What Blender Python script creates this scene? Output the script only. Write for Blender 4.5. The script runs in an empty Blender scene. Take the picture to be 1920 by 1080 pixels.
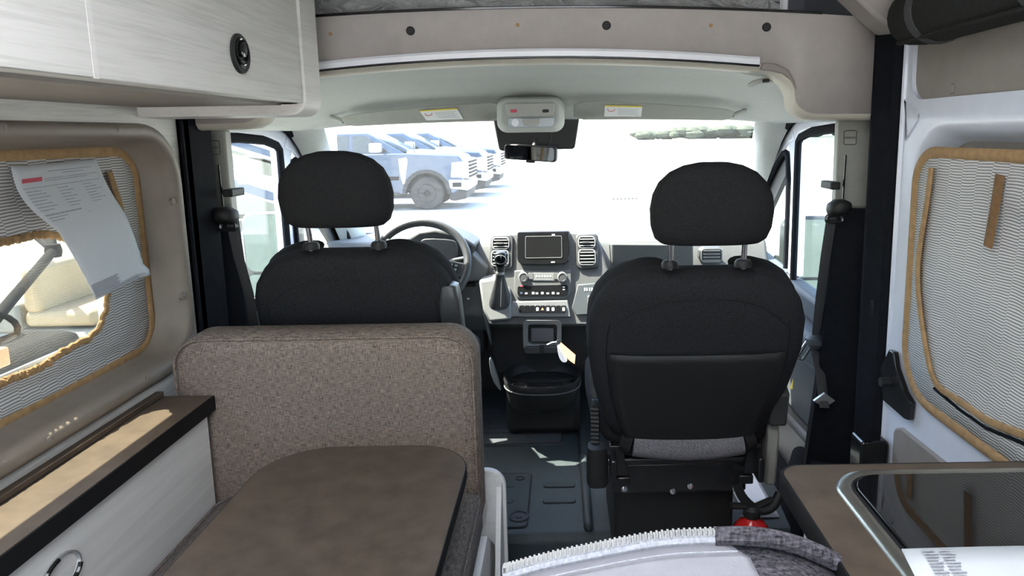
import bpy, bmesh, math, random
from mathutils import Matrix, Vector
random.seed(7)
PI = math.pi
R = math.radians
sc = bpy.context.scene
col = sc.collection

# ------------------------------------------------------------------ camera, sky, sun, exposure
F, PITCH, ROLL, PX, PY, H = 1300.0, R(9), R(0.9), 1055.0, 456.0, 1.40
cam_d = bpy.data.cameras.new('camera')
cam = bpy.data.objects.new('camera', cam_d)
col.objects.link(cam)
cam_d.sensor_width = 36
cam_d.lens = F * 36 / 1920
cam_d.shift_x = (960 - PX) / 1920
cam_d.shift_y = (PY - 540) / 1920
cam_d.clip_start = .02
cam_d.clip_end = 500
cam.matrix_world = Matrix.Translation((0, 0, H)) @ Matrix.Rotation(PI / 2 - PITCH, 4, 'X') @ Matrix.Rotation(-ROLL, 4, 'Z')
sc.camera = cam

SUN_DIR = Vector((.455, -.17, -.82)).normalized()
w = bpy.data.worlds.new('sky')
sc.world = w
w.use_nodes = True
nt = w.node_tree
sky = nt.nodes.new('ShaderNodeTexSky')
sky.sky_type = 'NISHITA'
sky.sun_disc = False
sky.sun_elevation = math.asin(-SUN_DIR.z)
sky.sun_rotation = math.atan2(-SUN_DIR.x, -SUN_DIR.y)
sky.dust_density = 2.0
bg = nt.nodes['Background']
bg.inputs[1].default_value = .5
nt.links.new(sky.outputs[0], bg.inputs[0])
sun_d = bpy.data.lights.new('sun', 'SUN')
sun_d.energy = 11.0
sun_d.angle = R(.53)
sun_d.color = (1, .95, .82)
sun = bpy.data.objects.new('sun', sun_d)
sun.rotation_euler = SUN_DIR.to_track_quat('-Z', 'Y').to_euler()
col.objects.link(sun)
sc.view_settings.view_transform = 'Standard'
sc.view_settings.look = 'None'
sc.view_settings.gamma = 1
sc.view_settings.use_curve_mapping = False
sc.view_settings.exposure = 1.62
sc.cycles.max_bounces = 12
sc.cycles.diffuse_bounces = 6
sc.cycles.transparent_max_bounces = 16

XC = -.085          # middle plane of the van


# measuring helper: the point seen at photo pixel (x, y) at depth Y, height Z or side X
def ray(x, y):
    u = (x - PX) / F
    v = (PY - y) / F
    c, s = math.cos(ROLL), math.sin(ROLL)
    u, v = c * u + s * v, -s * u + c * v
    return Vector((u, math.cos(PITCH) + v * math.sin(PITCH), -math.sin(PITCH) + v * math.cos(PITCH)))


def aY(x, y, Y):
    d = ray(x, y)
    return Vector((0, 0, H)) + d * (Y / d.y)


def aZ(x, y, Z):
    d = ray(x, y)
    return Vector((0, 0, H)) + d * ((Z - H) / d.z)


def aX(x, y, X):
    d = ray(x, y)
    return Vector((0, 0, H)) + d * (X / d.x)


# ------------------------------------------------------------------ materials
MATS = {}


def _new(name):
    m = bpy.data.materials.new(name)
    m.use_nodes = True
    MATS[name] = m
    return m, m.node_tree, m.node_tree.nodes['Principled BSDF']


def _coord(nt, scale):
    tc = nt.nodes.new('ShaderNodeTexCoord')
    mp = nt.nodes.new('ShaderNodeMapping')
    mp.inputs['Scale'].default_value = scale if isinstance(scale, tuple) else (scale,) * 3
    nt.links.new(tc.outputs['Object'], mp.inputs['Vector'])
    return mp.outputs[0]


def _noise(nt, scale, detail=3, rough=.55, dist=0):
    n = nt.nodes.new('ShaderNodeTexNoise')
    n.inputs['Scale'].default_value = 1
    n.inputs['Detail'].default_value = detail
    n.inputs['Roughness'].default_value = rough
    n.inputs['Distortion'].default_value = dist
    nt.links.new(_coord(nt, scale), n.inputs['Vector'])
    return n.outputs[0]


def _ramp(nt, fac, c0, c1, p0=.3, p1=.7):
    r = nt.nodes.new('ShaderNodeValToRGB')
    r.color_ramp.elements[0].position = p0
    r.color_ramp.elements[1].position = p1
    r.color_ramp.elements[0].color = (*c0, 1)
    r.color_ramp.elements[1].color = (*c1, 1)
    nt.links.new(fac, r.inputs[0])
    return r.outputs[0]


def _bump(nt, b, h, strength, dist=.002):
    n = nt.nodes.new('ShaderNodeBump')
    n.inputs['Strength'].default_value = strength
    n.inputs['Distance'].default_value = dist
    nt.links.new(h, n.inputs['Height'])
    nt.links.new(n.outputs[0], b.inputs['Normal'])


def mat(name, c, rough=.5, metal=0, var=.12, vs=25, bump=0, bs=400, spec=.5, coat=0, sheen=0):
    m, nt, b = _new(name)
    f = _noise(nt, vs)
    c0 = tuple(x * (1 - var) for x in c)
    c1 = tuple(min(1, x * (1 + var)) for x in c)
    nt.links.new(_ramp(nt, f, c0, c1), b.inputs['Base Color'])
    b.inputs['Roughness'].default_value = rough
    b.inputs['Metallic'].default_value = metal
    b.inputs['Specular IOR Level'].default_value = spec
    b.inputs['Coat Weight'].default_value = coat
    b.inputs['Sheen Weight'].default_value = sheen
    if bump:
        _bump(nt, b, _noise(nt, bs, 2), bump)
    return m


def wood(name, c0, c1, scale):
    m, nt, b = _new(name)
    f = _noise(nt, scale, 5, .62, .4)
    big = _noise(nt, tuple(s * .12 for s in scale), 2)
    mx = nt.nodes.new('ShaderNodeMath')
    mx.operation = 'MULTIPLY_ADD'
    mx.inputs[1].default_value = .6
    nt.links.new(f, mx.inputs[0])
    ad = nt.nodes.new('ShaderNodeMath')
    ad.operation = 'MULTIPLY'
    ad.inputs[1].default_value = .4
    nt.links.new(big, ad.inputs[0])
    nt.links.new(ad.outputs[0], mx.inputs[2])
    nt.links.new(_ramp(nt, mx.outputs[0], c0, c1, .34, .56), b.inputs['Base Color'])
    b.inputs['Roughness'].default_value = .5
    _bump(nt, b, f, .15, .001)
    return m


def tweed(name, c0, c1, sa=(60, 300, 900), sb=(900, 300, 60), rough=.95):
    m, nt, b = _new(name)
    a = _noise(nt, sa, 2)
    d = _noise(nt, sb, 2)
    mx = nt.nodes.new('ShaderNodeMath')
    mx.operation = 'ADD'
    nt.links.new(a, mx.inputs[0])
    nt.links.new(d, mx.inputs[1])
    hf = nt.nodes.new('ShaderNodeMath')
    hf.operation = 'MULTIPLY'
    hf.inputs[1].default_value = .5
    nt.links.new(mx.outputs[0], hf.inputs[0])
    nt.links.new(_ramp(nt, hf.outputs[0], c0, c1, .34, .68), b.inputs['Base Color'])
    b.inputs['Roughness'].default_value = rough
    b.inputs['Specular IOR Level'].default_value = .15
    _bump(nt, b, hf.outputs[0], .5, .002)
    return m


def ribbed(name, ca, cb, rib, colw):
    """woven insulating shade: fine ribs along z, offset from column to column along y"""
    m, nt, b = _new(name)
    tc = nt.nodes.new('ShaderNodeTexCoord')
    sp = nt.nodes.new('ShaderNodeSeparateXYZ')
    nt.links.new(tc.outputs['Object'], sp.inputs[0])

    def mth(op, a, v=None, v2=None):
        n = nt.nodes.new('ShaderNodeMath')
        n.operation = op
        for i, q in enumerate((a, v, v2)):
            if q is None:
                continue
            if isinstance(q, (int, float)):
                n.inputs[i].default_value = q
            else:
                nt.links.new(q, n.inputs[i])
        return n.outputs[0]
    nz = _noise(nt, 9, 2)
    yy = mth('MULTIPLY_ADD', sp.outputs[2], .12, sp.outputs[1])
    c = mth('FLOOR', mth('MULTIPLY', yy, 1 / colw))
    zz = mth('MULTIPLY_ADD', nz, .014, sp.outputs[2])
    ph = mth('MULTIPLY_ADD', c, .5, mth('MULTIPLY', zz, 1 / rib))
    fr = mth('FRACT', ph)
    tri = mth('ABSOLUTE', mth('SUBTRACT', fr, .5))
    nt.links.new(_ramp(nt, tri, ca, cb, .12, .36), b.inputs['Base Color'])
    b.inputs['Roughness'].default_value = .7
    _bump(nt, b, tri, .6, .003)
    return m


def glass(name, tint=(.9, .95, .93), haze=.0, gloss=.06):
    m = bpy.data.materials.new(name)
    m.use_nodes = True
    MATS[name] = m
    nt = m.node_tree
    nt.nodes.remove(nt.nodes['Principled BSDF'])
    out = nt.nodes['Material Output']
    tr = nt.nodes.new('ShaderNodeBsdfTransparent')
    tr.inputs[0].default_value = (*tint, 1)
    gl = nt.nodes.new('ShaderNodeBsdfGlossy')
    gl.inputs['Roughness'].default_value = .02
    mx = nt.nodes.new('ShaderNodeMixShader')
    mx.inputs[0].default_value = gloss
    nt.links.new(tr.outputs[0], mx.inputs[1])
    nt.links.new(gl.outputs[0], mx.inputs[2])
    last = mx.outputs[0]
    if haze:
        tl = nt.nodes.new('ShaderNodeBsdfTranslucent')
        tl.inputs[0].default_value = (.9, .93, .9, 1)
        m2 = nt.nodes.new('ShaderNodeMixShader')
        hz = nt.nodes.new('ShaderNodeMath')
        hz.operation = 'MULTIPLY'
        hz.inputs[1].default_value = haze * 2
        nt.links.new(_noise(nt, 30, 4), hz.inputs[0])
        nt.links.new(hz.outputs[0], m2.inputs[0])
        nt.links.new(last, m2.inputs[1])
        nt.links.new(tl.outputs[0], m2.inputs[2])
        last = m2.outputs[0]
    nt.links.new(last, out.inputs[0])
    return m


wood('wood_pale', (.52, .51, .475), (.66, .645, .61), (60, 7, 260))
wood('wood_edge', (.60, .58, .55), (.70, .68, .65), (60, 7, 260))
wood('wood_panel', (.56, .55, .535), (.68, .67, .655), (18, 2.2, 40))
wood('wall_liner', (.50, .485, .45), (.66, .645, .60), (50, 8, 160))
wood('floor_vinyl', (.22, .22, .22), (.36, .36, .36), (160, 3, 30))
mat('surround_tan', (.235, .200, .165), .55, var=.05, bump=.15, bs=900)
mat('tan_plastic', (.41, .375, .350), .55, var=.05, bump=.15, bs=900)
mat('tan_lip', (.60, .56, .47), .6, var=.05)
mat('brown_panel', (.26, .228, .205), .6, var=.05, bump=.2, bs=700)
mat('laminate', (.082, .062, .047), .5, var=.2, vs=22, spec=.2)
mat('black_edge', (.011, .011, .012), .6, var=.1, spec=.15)
mat('black_fabric', (.019, .019, .020), .95, var=.25, vs=260, bump=.4, bs=700, spec=.12)
mat('black_weave', (.021, .021, .023), .95, var=.55, vs=420, bump=.5, bs=500, spec=.12)
mat('grey_heather', (.16, .155, .165), .95, var=.6, vs=420, bump=.5, bs=600, spec=.1)
mat('black_plastic', (.008, .008, .0082), .6, var=.1, bump=.1, bs=900)
mat('gloss_black', (.010, .010, .011), .12, var=.1)
mat('black_metal', (.014, .014, .015), .25, var=.1, spec=.7)
mat('dash_plastic', (.085, .088, .088), .6, var=.06, bump=.2, bs=800)
mat('dash_dark', (.035, .036, .037), .5, var=.08, bump=.2, bs=800)
mat('dash_light', (.16, .165, .165), .5, var=.05)
mat('leather', (.040, .042, .044), .38, var=.12, bump=.25, bs=350)
mat('headliner', (.44, .455, .43), .95, var=.03, vs=60, bump=.1, bs=900)
mat('visor', (.34, .345, .315), .9, var=.03, bump=.1, bs=900)
mat('console_cream', (.42, .42, .39), .6, var=.04)
mat('lamp_lens', (.33, .37, .42), .2, var=.1)
mat('white_paint', (.66, .69, .78), .3, var=.03, spec=.6, coat=.2)
mat('rail_white', (.80, .81, .85), .3, var=.02)
mat('pillar_grey', (.23, .225, .20), .6, var=.05)
mat('seal_rubber', (.011, .012, .015), .75, var=.15, vs=40, bump=.2, bs=500, spec=.03)
mat('cab_rubber', (.023, .034, .038), .6, var=.12, vs=30, bump=.25, bs=600)
mat('mat_rubber', (.040, .046, .054), .7, var=.2, vs=60, bump=.3, bs=400)
mat('door_trim', (.05, .06, .068), .6, var=.08)
mat('chrome', (.75, .75, .76), .12, 1, var=.03)
mat('steel', (.48, .47, .43), .3, 1, var=.08)
mat('slat_silver', (.40, .41, .41), .4, .6, var=.05)
mat('white_print', (.85, .86, .86), .5, var=.02)
mat('paper', (.66, .69, .73), .85, var=.02, vs=12)
mat('ink', (.13, .13, .16), .8, var=.2)
mat('ink_pale', (.40, .41, .45), .8, var=.25, vs=200)
mat('red_ink', (.62, .07, .12), .6, var=.05)
mat('red_gloss', (.55, .02, .02), .2, var=.05)
mat('orange_tag', (.75, .26, .12), .6, var=.05)
mat('yellow_print', (.80, .66, .12), .6, var=.04)
mat('tape_tan', (.38, .235, .11), .85, var=.18, vs=60, bump=.4, bs=700)
mat('strap_brown', (.22, .12, .05), .9, var=.15, vs=90, bump=.3, bs=600)
ribbed('shade_fabric', (.25, .24, .235), (.74, .74, .73), .0062, .052)
mat('mesh_black', (.017, .018, .016), .85, var=.4, vs=300, bump=.5, bs=500, spec=.25)
mat('belt_web', (.05, .05, .052), .75, var=.15, vs=200)
mat('mirror_glass', (.85, .88, .9), .02, 1, var=.01)
mat('screen_dark', (.012, .012, .012), .08, var=.1)
mat('screen_grey', (.10, .098, .105), .35, var=.08)
mat('cook_glass', (.006, .006, .007), .03, var=.1, spec=.7)
mat('cover_pale', (.33, .33, .365), .9, var=.04, vs=50, bump=.3, bs=500)
mat('zip_teeth', (.45, .445, .44), .6, var=.1)
mat('rock_tan', (.45, .38, .28), .9, var=.2)
tweed('tweed', (.027, .020, .0155), (.36, .285, .235))
tweed('tweed_dark', (.05, .043, .040), (.25, .22, .205), (300, 60, 900), (60, 900, 300))
tweed('cover_mesh', (.014, .013, .016), (.17, .16, .185), (220, 220, 30), (40, 300, 300))
m_, n_, b2_ = _new('added_vent_dome')  # translucent cover of the added roof openings, spreads sunlight inside
b2_.inputs['Base Color'].default_value = (.85, .86, .88, 1)
b2_.inputs['Roughness'].default_value = .5
b2_.inputs['Transmission Weight'].default_value = .0
tl_ = n_.nodes.new('ShaderNodeBsdfTranslucent')
tl_.inputs[0].default_value = (.82, .84, .86, 1)
mx_ = n_.nodes.new('ShaderNodeMixShader')
mx_.inputs[0].default_value = .85
n_.links.new(b2_.outputs[0], mx_.inputs[1])
n_.links.new(tl_.outputs[0], mx_.inputs[2])
n_.links.new(mx_.outputs[0], n_.nodes['Material Output'].inputs[0])
glass('glass_front', (.92, .96, .94), .010, .04)
glass('glass_door', (.90, .94, .92), .006, .05)
mat('mirror_dim', (.10, .13, .125), .06, 1, var=.05)
glass('glass_tint', (.72, .72, .67), .003, .04)
mat('concrete', (.38, .37, .345), .9, var=.10, vs=2.0, bump=.1, bs=60)
mat('joint_dark', (.30, .28, .25), .9, var=.1)
mat('grass_ground', (.045, .055, .035), .95, var=.3, vs=2)
mat('truck_paint', (.030, .055, .10), .18, var=.05, coat=.6)
mat('truck_dark', (.025, .03, .04), .2, var=.05, coat=.6)
mat('truck_silver', (.45, .47, .48), .25, .3, var=.05, coat=.4)
mat('truck_glass', (.02, .035, .045), .05, var=.1, spec=.8)
mat('tyre', (.03, .03, .03), .85, var=.15)
mat('coach_white', (.80, .80, .78), .35, var=.02)
mat('coach_tan', (.15, .142, .105), .4, var=.03)
mat('coach_blue', (.045, .065, .11), .35, var=.04)
mat('cart_tan', (.34, .27, .17), .6, var=.05)
mat('cart_grey', (.018, .018, .019), .9, var=.1, spec=.1)
mat('cart_white', (.24, .24, .22), .5, var=.05)
mat('leaf_dark', (.028, .036, .020), .9, var=.4, vs=3)
mat('bark', (.09, .07, .05), .9, var=.2)
m, nt_, b_ = _new('plastic_wrap')
b_.inputs['Roughness'].default_value = .14
b_.inputs['Specular IOR Level'].default_value = .8
nt_.links.new(_ramp(nt_, _noise(nt_, 5, 3, .6, 1.5), (.34, .35, .35), (.52, .53, .53)), b_.inputs['Base Color'])
_bump(nt_, b_, _noise(nt_, (8, 8, 16), 4, .5, 2.5), 1.0, .05)


# ------------------------------------------------------------------ mesh helpers
def rr(u0, u1, v0, v1, r, n=6):
    """rounded rectangle, counter-clockwise, 4*(n+1) points; r one radius or four (lower-left, lower-right, upper-right, upper-left)"""
    rs = (r,) * 4 if not isinstance(r, (tuple, list)) else r
    out = []
    for (cu, cv, su, sv, a0), q in zip(((u0, v0, 1, 1, PI), (u1, v0, -1, 1, 1.5 * PI), (u1, v1, -1, -1, 0), (u0, v1, 1, -1, .5 * PI)), rs):
        for i in range(n + 1):
            a = a0 + i / n * PI / 2
            out.append((cu + su * q + q * math.cos(a), cv + sv * q + q * math.sin(a)))
    return out


def smooth_poly(pts, it=2, closed=True):
    for _ in range(it):
        q = []
        n = len(pts)
        rng = range(n) if closed else range(n - 1)
        if not closed:
            q.append(pts[0])
        for i in rng:
            a, b = Vector(pts[i]), Vector(pts[(i + 1) % n])
            q += [tuple(a * .75 + b * .25), tuple(a * .25 + b * .75)]
        if not closed:
            q.append(pts[-1])
        pts = q
    return pts


class MB:
    def __init__(s):
        s.v, s.f = [], []

    def add(s, vs, fs):
        k = len(s.v)
        s.v += [tuple(v) for v in vs]
        s.f += [tuple(i + k for i in f) for f in fs]
        return s

    def box(s, x0, x1, y0, y1, z0, z1, M=None):
        vs = [Vector((x, y, z)) for x in (x0, x1) for y in (y0, y1) for z in (z0, z1)]
        if M is not None:
            vs = [M @ v for v in vs]
        return s.add(vs, [(0, 1, 3, 2), (4, 6, 7, 5), (0, 4, 5, 1), (2, 3, 7, 6), (0, 2, 6, 4), (1, 5, 7, 3)])

    def prism(s, poly, ax, a, b, M=None):
        """polygon (u, v) extruded along ax from a to b: X -> (y, z), Y -> (x, z), Z -> (x, y)"""
        def pt(u, v, t):
            q = {'X': (t, u, v), 'Y': (u, t, v), 'Z': (u, v, t)}[ax]
            return M @ Vector(q) if M is not None else q
        n = len(poly)
        vs = [pt(u, v, a) for u, v in poly] + [pt(u, v, b) for u, v in poly]
        fs = [tuple(range(n))[::-1], tuple(range(n, 2 * n))] + [(i, (i + 1) % n, n + (i + 1) % n, n + i) for i in range(n)]
        return s.add(vs, fs)

    def loft(s, rings, cap0=True, cap1=True, closed=True):
        n = len(rings[0])
        vs = [p for r in rings for p in r]
        fs = []
        m = n if closed else n - 1
        for k in range(len(rings) - 1):
            for i in range(m):
                j = (i + 1) % n
                fs.append((k * n + i, k * n + j, (k + 1) * n + j, (k + 1) * n + i))
        if cap0:
            fs.append(tuple(range(n))[::-1])
        if cap1:
            fs.append(tuple(range((len(rings) - 1) * n, len(rings) * n)))
        return s.add(vs, fs)

    def tube(s, pts, r, n=8, closed=False, flat=1.0, up=None):
        pts = [Vector(p) for p in pts]
        rings = []
        k = len(pts)
        prev = None
        for i, p in enumerate(pts):
            a = pts[(i - 1) % k] if (closed or i) else pts[0]
            b = pts[(i + 1) % k] if (closed or i < k - 1) else pts[-1]
            t = (b - a).normalized()
            ref = Vector(up) if up is not None else (prev if prev is not None else (Vector((0, 0, 1)) if abs(t.z) < .9 else Vector((1, 0, 0))))
            u = (ref - t * ref.dot(t)).normalized()
            prev = u
            v = t.cross(u)
            q = r[i] if isinstance(r, (list, tuple)) else r
            rings.append([p + u * (q * flat * math.cos(2 * PI * j / n)) + v * (q * math.sin(2 * PI * j / n)) for j in range(n)])
        if closed:
            rings.append(rings[0])
            return s.loft(rings, False, False)
        return s.loft(rings)

    def lathe(s, prof, c, ax='Z', n=20, M=None):
        rings = []
        for q, h in prof:
            ring = []
            for i in range(n):
                a = 2 * PI * i / n
                u, v = q * math.cos(a), q * math.sin(a)
                p = {'Z': (u, v, h), 'Y': (u, h, v), 'X': (h, u, v)}[ax]
                p = Vector(p)
                if M is not None:
                    p = M @ p
                ring.append(p + Vector(c))
            rings.append(ring)
        return s.loft(rings)

    def grid(s, fn, nu, nv):
        vs = [fn(i / nu, j / nv) for i in range(nu + 1) for j in range(nv + 1)]
        fs = [(i * (nv + 1) + j, (i + 1) * (nv + 1) + j, (i + 1) * (nv + 1) + j + 1, i * (nv + 1) + j + 1) for i in range(nu) for j in range(nv)]
        return s.add(vs, fs)


def obj(name, mb, m, parent=None, bevel=0, seg=2, smooth=38, solid=0, offset=-1):
    me = bpy.data.meshes.new(name)
    me.from_pydata(mb.v, [], mb.f)
    me.update()
    bm = bmesh.new()
    bm.from_mesh(me)
    bmesh.ops.recalc_face_normals(bm, faces=bm.faces)
    bm.to_mesh(me)
    bm.free()
    me.materials.append(MATS[m])
    if smooth:
        for p in me.polygons:
            p.use_smooth = True
        me.set_sharp_from_angle(angle=R(smooth))
    o = bpy.data.objects.new(name, me)
    col.objects.link(o)
    if solid:
        q = o.modifiers.new('thick', 'SOLIDIFY')
        q.thickness = solid
        q.offset = offset
    if bevel:
        q = o.modifiers.new('edge', 'BEVEL')
        q.width = bevel
        q.segments = seg
        q.limit_method = 'ANGLE'
        q.angle_limit = R(35)
        q.harden_normals = False
    if parent is not None:
        put(o, parent)
    return o


def put(o, parent):
    o.parent = parent
    if parent.type == 'EMPTY':
        o.matrix_parent_inverse = Matrix.Translation(-parent.location)


def tag(o, label, cat, group=None):
    o['label'] = label
    o['category'] = cat
    if group:
        o['group'] = group
    return o


def thing(name, label, cat, loc=(0, 0, 0), group=None):
    o = bpy.data.objects.new(name, None)
    o.empty_display_size = .1
    col.objects.link(o)
    o.location = loc
    return tag(o, label, cat, group)


def struct(o, label=None):
    o['kind'] = 'structure'
    if label:
        o['label'] = label
    return o


def sroot(name, label=None, loc=(0, 0, 0)):
    o = bpy.data.objects.new(name, None)
    o.empty_display_size = .1
    col.objects.link(o)
    o.location = loc
    return struct(o, label)


def copy_tree(o, parent=None):
    c = o.copy()
    col.objects.link(c)
    c.parent = parent
    c.matrix_parent_inverse = o.matrix_parent_inverse.copy()
    for ch in list(o.children):
        copy_tree(ch, c)
    return c


def text(name, body, size, M, m, parent, ext=.0004):
    cu = bpy.data.curves.new(name, 'FONT')
    cu.body = body
    cu.size = size
    cu.align_x = 'CENTER'
    cu.align_y = 'CENTER'
    cu.extrude = ext
    cu.materials.append(MATS[m])
    o = bpy.data.objects.new(name, cu)
    col.objects.link(o)
    o.matrix_world = M
    if parent is not None:
        put(o, parent)
    return o


def prr(mb, x0, y0, x1, y1, rp, Y, dep, n=4):
    """rounded plate facing the camera: photo box x0..x1, y0..y1 (y down) at depth Y"""
    a = aY(x0, y1, Y)
    b = aY(x1, y0, Y)
    q = rp if not isinstance(rp, (tuple, list)) else max(rp)
    k = Y / F
    r = q * k if not isinstance(rp, (tuple, list)) else [t * k for t in rp]
    return mb.prism(rr(a.x, b.x, a.z, b.z, r, n), 'Y', Y, Y + dep)


def ring_tube(mb, x0, y0, x1, y1, rp, Y, r, n=4):
    a = aY(x0, y1, Y)
    b = aY(x1, y0, Y)
    return mb.tube([(u, Y, v) for u, v in rr(a.x, b.x, a.z, b.z, rp * Y / F, n)], r, 6, True)


def superring(c, uax, vax, w, t, n=4.0, N=32):
    out = []
    for i in range(N):
        a = 2 * PI * i / N
        ca, sa = math.cos(a), math.sin(a)
        u = math.copysign(abs(ca) ** (2 / n), ca) * w
        v = math.copysign(abs(sa) ** (2 / n), sa) * t
        out.append(Vector(c) + Vector(uax) * u + Vector(vax) * v)
    return out

# ------------------------------------------------------------------ outside ground
GZ = -.56
g = struct(obj('ground', MB().box(-240, 240, -120, 300, GZ - .3, GZ), 'concrete'), 'sunlit pale concrete lot outside the van')
for i, yy in enumerate((2.6, 7.4, 12.2, 26.6, 31.4)):
    obj('expansion_joint', MB().box(-60, 60, yy, yy + .022, GZ, GZ + .003), 'joint_dark', g)
for i, xx in enumerate((-8.6, -3.8, 6.2)):
    obj('expansion_joint', MB().box(xx, xx + .022, -10, 70, GZ, GZ + .003), 'joint_dark', g)
struct(obj('lawn', MB().box(36, 240, 80, 300, GZ - .2, GZ + .02), 'grass_ground'), 'strip of lawn past the concrete lot')

# ------------------------------------------------------------------ floors
fl = struct(obj('floor', MB().box(-1.12, .95, -2.9, 2.09, -.05, 0), 'floor_vinyl'), 'pale grey wood-look vinyl floor')
cf = struct(obj('floor_cab', MB().prism([(2.085, -.05), (2.075, .085), (2.095, .108), (2.12, .11), (3.1, .11), (3.3, .16), (3.6, .45), (3.6, -.05)], 'X', -1.1, .93), 'cab_rubber', bevel=.008),
            'dark blue-grey moulded rubber cab floor')
obj('step_nosing', MB().box(-.35, .14, 2.068, 2.09, -.01, .012), 'door_trim', cf)
h0, h1 = aZ(993, 990, .11), aZ(993, 888, .11)
ht = obj('hatch', MB().prism(rr(-.40, -.135, 2.125, 2.49, .02), 'Z', .1, .114), 'cab_rubber', cf, bevel=.002)
obj('hatch_groove', MB().tube([(u, v, .113) for u, v in rr(-.402, -.133, 2.123, 2.492, .022)], .003, 6, True), 'black_plastic', ht)
obj('screw_cap', MB().lathe([(.034, .11), (.034, .118), (.026, .121), (.024, .116), (.012, .116), (.012, .119), (.001, .119)], (-.163, 2.185, 0)), 'mat_rubber', ht)
obj('finger_hole', MB().lathe([(.016, .11), (.016, .1165), (.012, .1165), (.010, .113), (.001, .113)], (-.175, 2.45, 0)), 'black_plastic', ht)
for yy in (2.29, 2.40):
    for (a, b) in ((-.085, .032), (-.31, -.19)):
        obj('grip_pad', MB().prism(rr(a, b, yy - .017, yy + .017, .012), 'Z', .105, .1165), 'cab_rubber', cf, bevel=.002)
obj('ridge', MB().box(.055, .085, 2.10, 2.9, .1, .135), 'cab_rubber', cf, bevel=.012)

# floor mat with raised tread
fm = tag(obj('floor_mat', MB().prism(rr(-.62, -.01, 2.735, 3.24, .03), 'Z', .108, .117), 'mat_rubber', bevel=.002), 'black rubber floor mat with raised tread under the cupholder tray', 'floor mat')
tr = MB()
for i in range(14):
    for j in range(9):
        x = -.60 + i * .043 + (j % 2) * .02
        y = 2.80 + j * .048
        if x < -.04:
            tr.prism(rr(x, x + .034, y, y + .028, .006, 2), 'Z', .116, .1195)
t_ = obj('tread', tr, 'mat_rubber', fm)
t_['kind'] = 'stuff'
obj('edge_rib', MB().tube([(u, v, .117) for u, v in rr(-.615, -.015, 2.74, 3.23, .025)], .004, 6, True), 'black_plastic', fm)
obj('maker_plate', MB().prism(rr(-.075, -.02, 2.765, 2.79, .006), 'Z', .116, .119), 'mat_rubber', fm)

# ------------------------------------------------------------------ left wall with window
wl = sroot('wall_left', 'camper side wall lined with pale wood, window in a tan moulded surround')
WO = (-.35, 1.795, .835, 1.417)


def at_x(poly, x):
    return [(x, u, v) for u, v in poly]


o_out = rr(-2.9, 1.86, 0, 1.52, .002)
o_in = rr(*WO, .13)
obj('liner', MB().loft([at_x(o_out, -1.0), at_x(o_in, -1.0), at_x(o_in, -1.02), at_x(o_out, -1.02)], False, False), 'wall_liner', wl)


def ins(k, r):
    return rr(WO[0] + k, WO[1] - k, WO[2] + k, WO[3] - k, r, 10)


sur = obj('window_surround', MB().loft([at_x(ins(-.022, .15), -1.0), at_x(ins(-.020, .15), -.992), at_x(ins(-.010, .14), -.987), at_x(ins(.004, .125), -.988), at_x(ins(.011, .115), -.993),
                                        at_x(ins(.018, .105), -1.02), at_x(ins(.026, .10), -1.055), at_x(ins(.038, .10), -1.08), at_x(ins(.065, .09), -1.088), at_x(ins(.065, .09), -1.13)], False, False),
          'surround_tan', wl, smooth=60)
for (x, y) in ((218, 243), (322, 378), (342, 556), (275, 712), (3, 238), (90, 827)):
    p = aX(x, y, -.992)
    sw = obj('screw', MB().lathe([(.009, -.003), (.009, .004), (.004, .0065), (.001, .0065)], (-.992, p.y, p.z), 'X', 12), 'surround_tan', sur)
    obj('screw_slot', MB().lathe([(.003, 0), (.003, .0075), (.001, .0075)], (-.992, p.y, p.z), 'X', 8), 'brown_panel', sw)
# corner post strip at the wall's front end
obj('corner_post', MB().box(-1.03, -.985, 1.83, 1.87, .1, 1.50), 'surround_tan', wl, bevel=.008)
obj('outer_skin', MB().box(-1.2, -1.17, -2.9, 1.9, 1.36, 1.98).box(-1.2, -1.17, -2.9, 1.9, -.1, .87).box(-1.2, -1.17, 1.74, 1.96, .85, 1.4).box(-1.2, -1.17, -2.9, -.28, .85, 1.4), 'white_paint', wl)
obj('inner_cover', MB().box(-1.16, -.985, 1.83, 1.98, -.05, 1.98), 'seal_rubber', wl)
obj('upper_liner', MB().box(-1.03, -1.0, -2.9, 1.9, 1.5, 1.97), 'wall_liner', wl)
win = sroot('window_1', 'tinted side window behind the left shade')
gy0, gy1, gz0, gz1 = -.27, 1.735, .885, 1.365
obj('pane', MB().box(-1.153, -1.148, gy0, gy1, gz0, gz1), 'glass_tint', win)
fo = rr(gy0 - .02, gy1 + .02, gz0 - .03, gz1 + .03, .09)
fi = rr(gy0 + .02, gy1 - .02, gz0 + .035, gz1 - .035, .07)
obj('frame', MB().loft([at_x(fo, -1.132), at_x(fi, -1.135), at_x(fi, -1.165), at_x(fo, -1.165), at_x(fo, -1.132)], False, False), 'gloss_black', win)
obj('gasket', MB().tube(at_x(rr(gy0 + .03, gy1 - .03, gz0 + .045, gz1 - .045, .07), -1.138), .006, 6, True), 'slat_silver', win)

# ------------------------------------------------------------------ window shade on the left, with the pane uncovered low down
SX = -1.074


def wav(poly, amp, k, x, ph=0):
    out = []
    for i, (u, v) in enumerate(poly):
        out.append((x + amp * .7 * math.sin(i * k * .7 + ph), u + amp * math.sin(i * k + ph), v + amp * math.cos(i * k * 1.3 + ph)))
    return out


def dense(poly, step=.03):
    out = []
    n = len(poly)
    for i in range(n):
        a, b = Vector(poly[i]), Vector(poly[(i + 1) % n])
        k = max(1, int((b - a).length / step))
        for j in range(k):
            out.append(tuple(a.lerp(b, j / k)))
    return out


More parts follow.
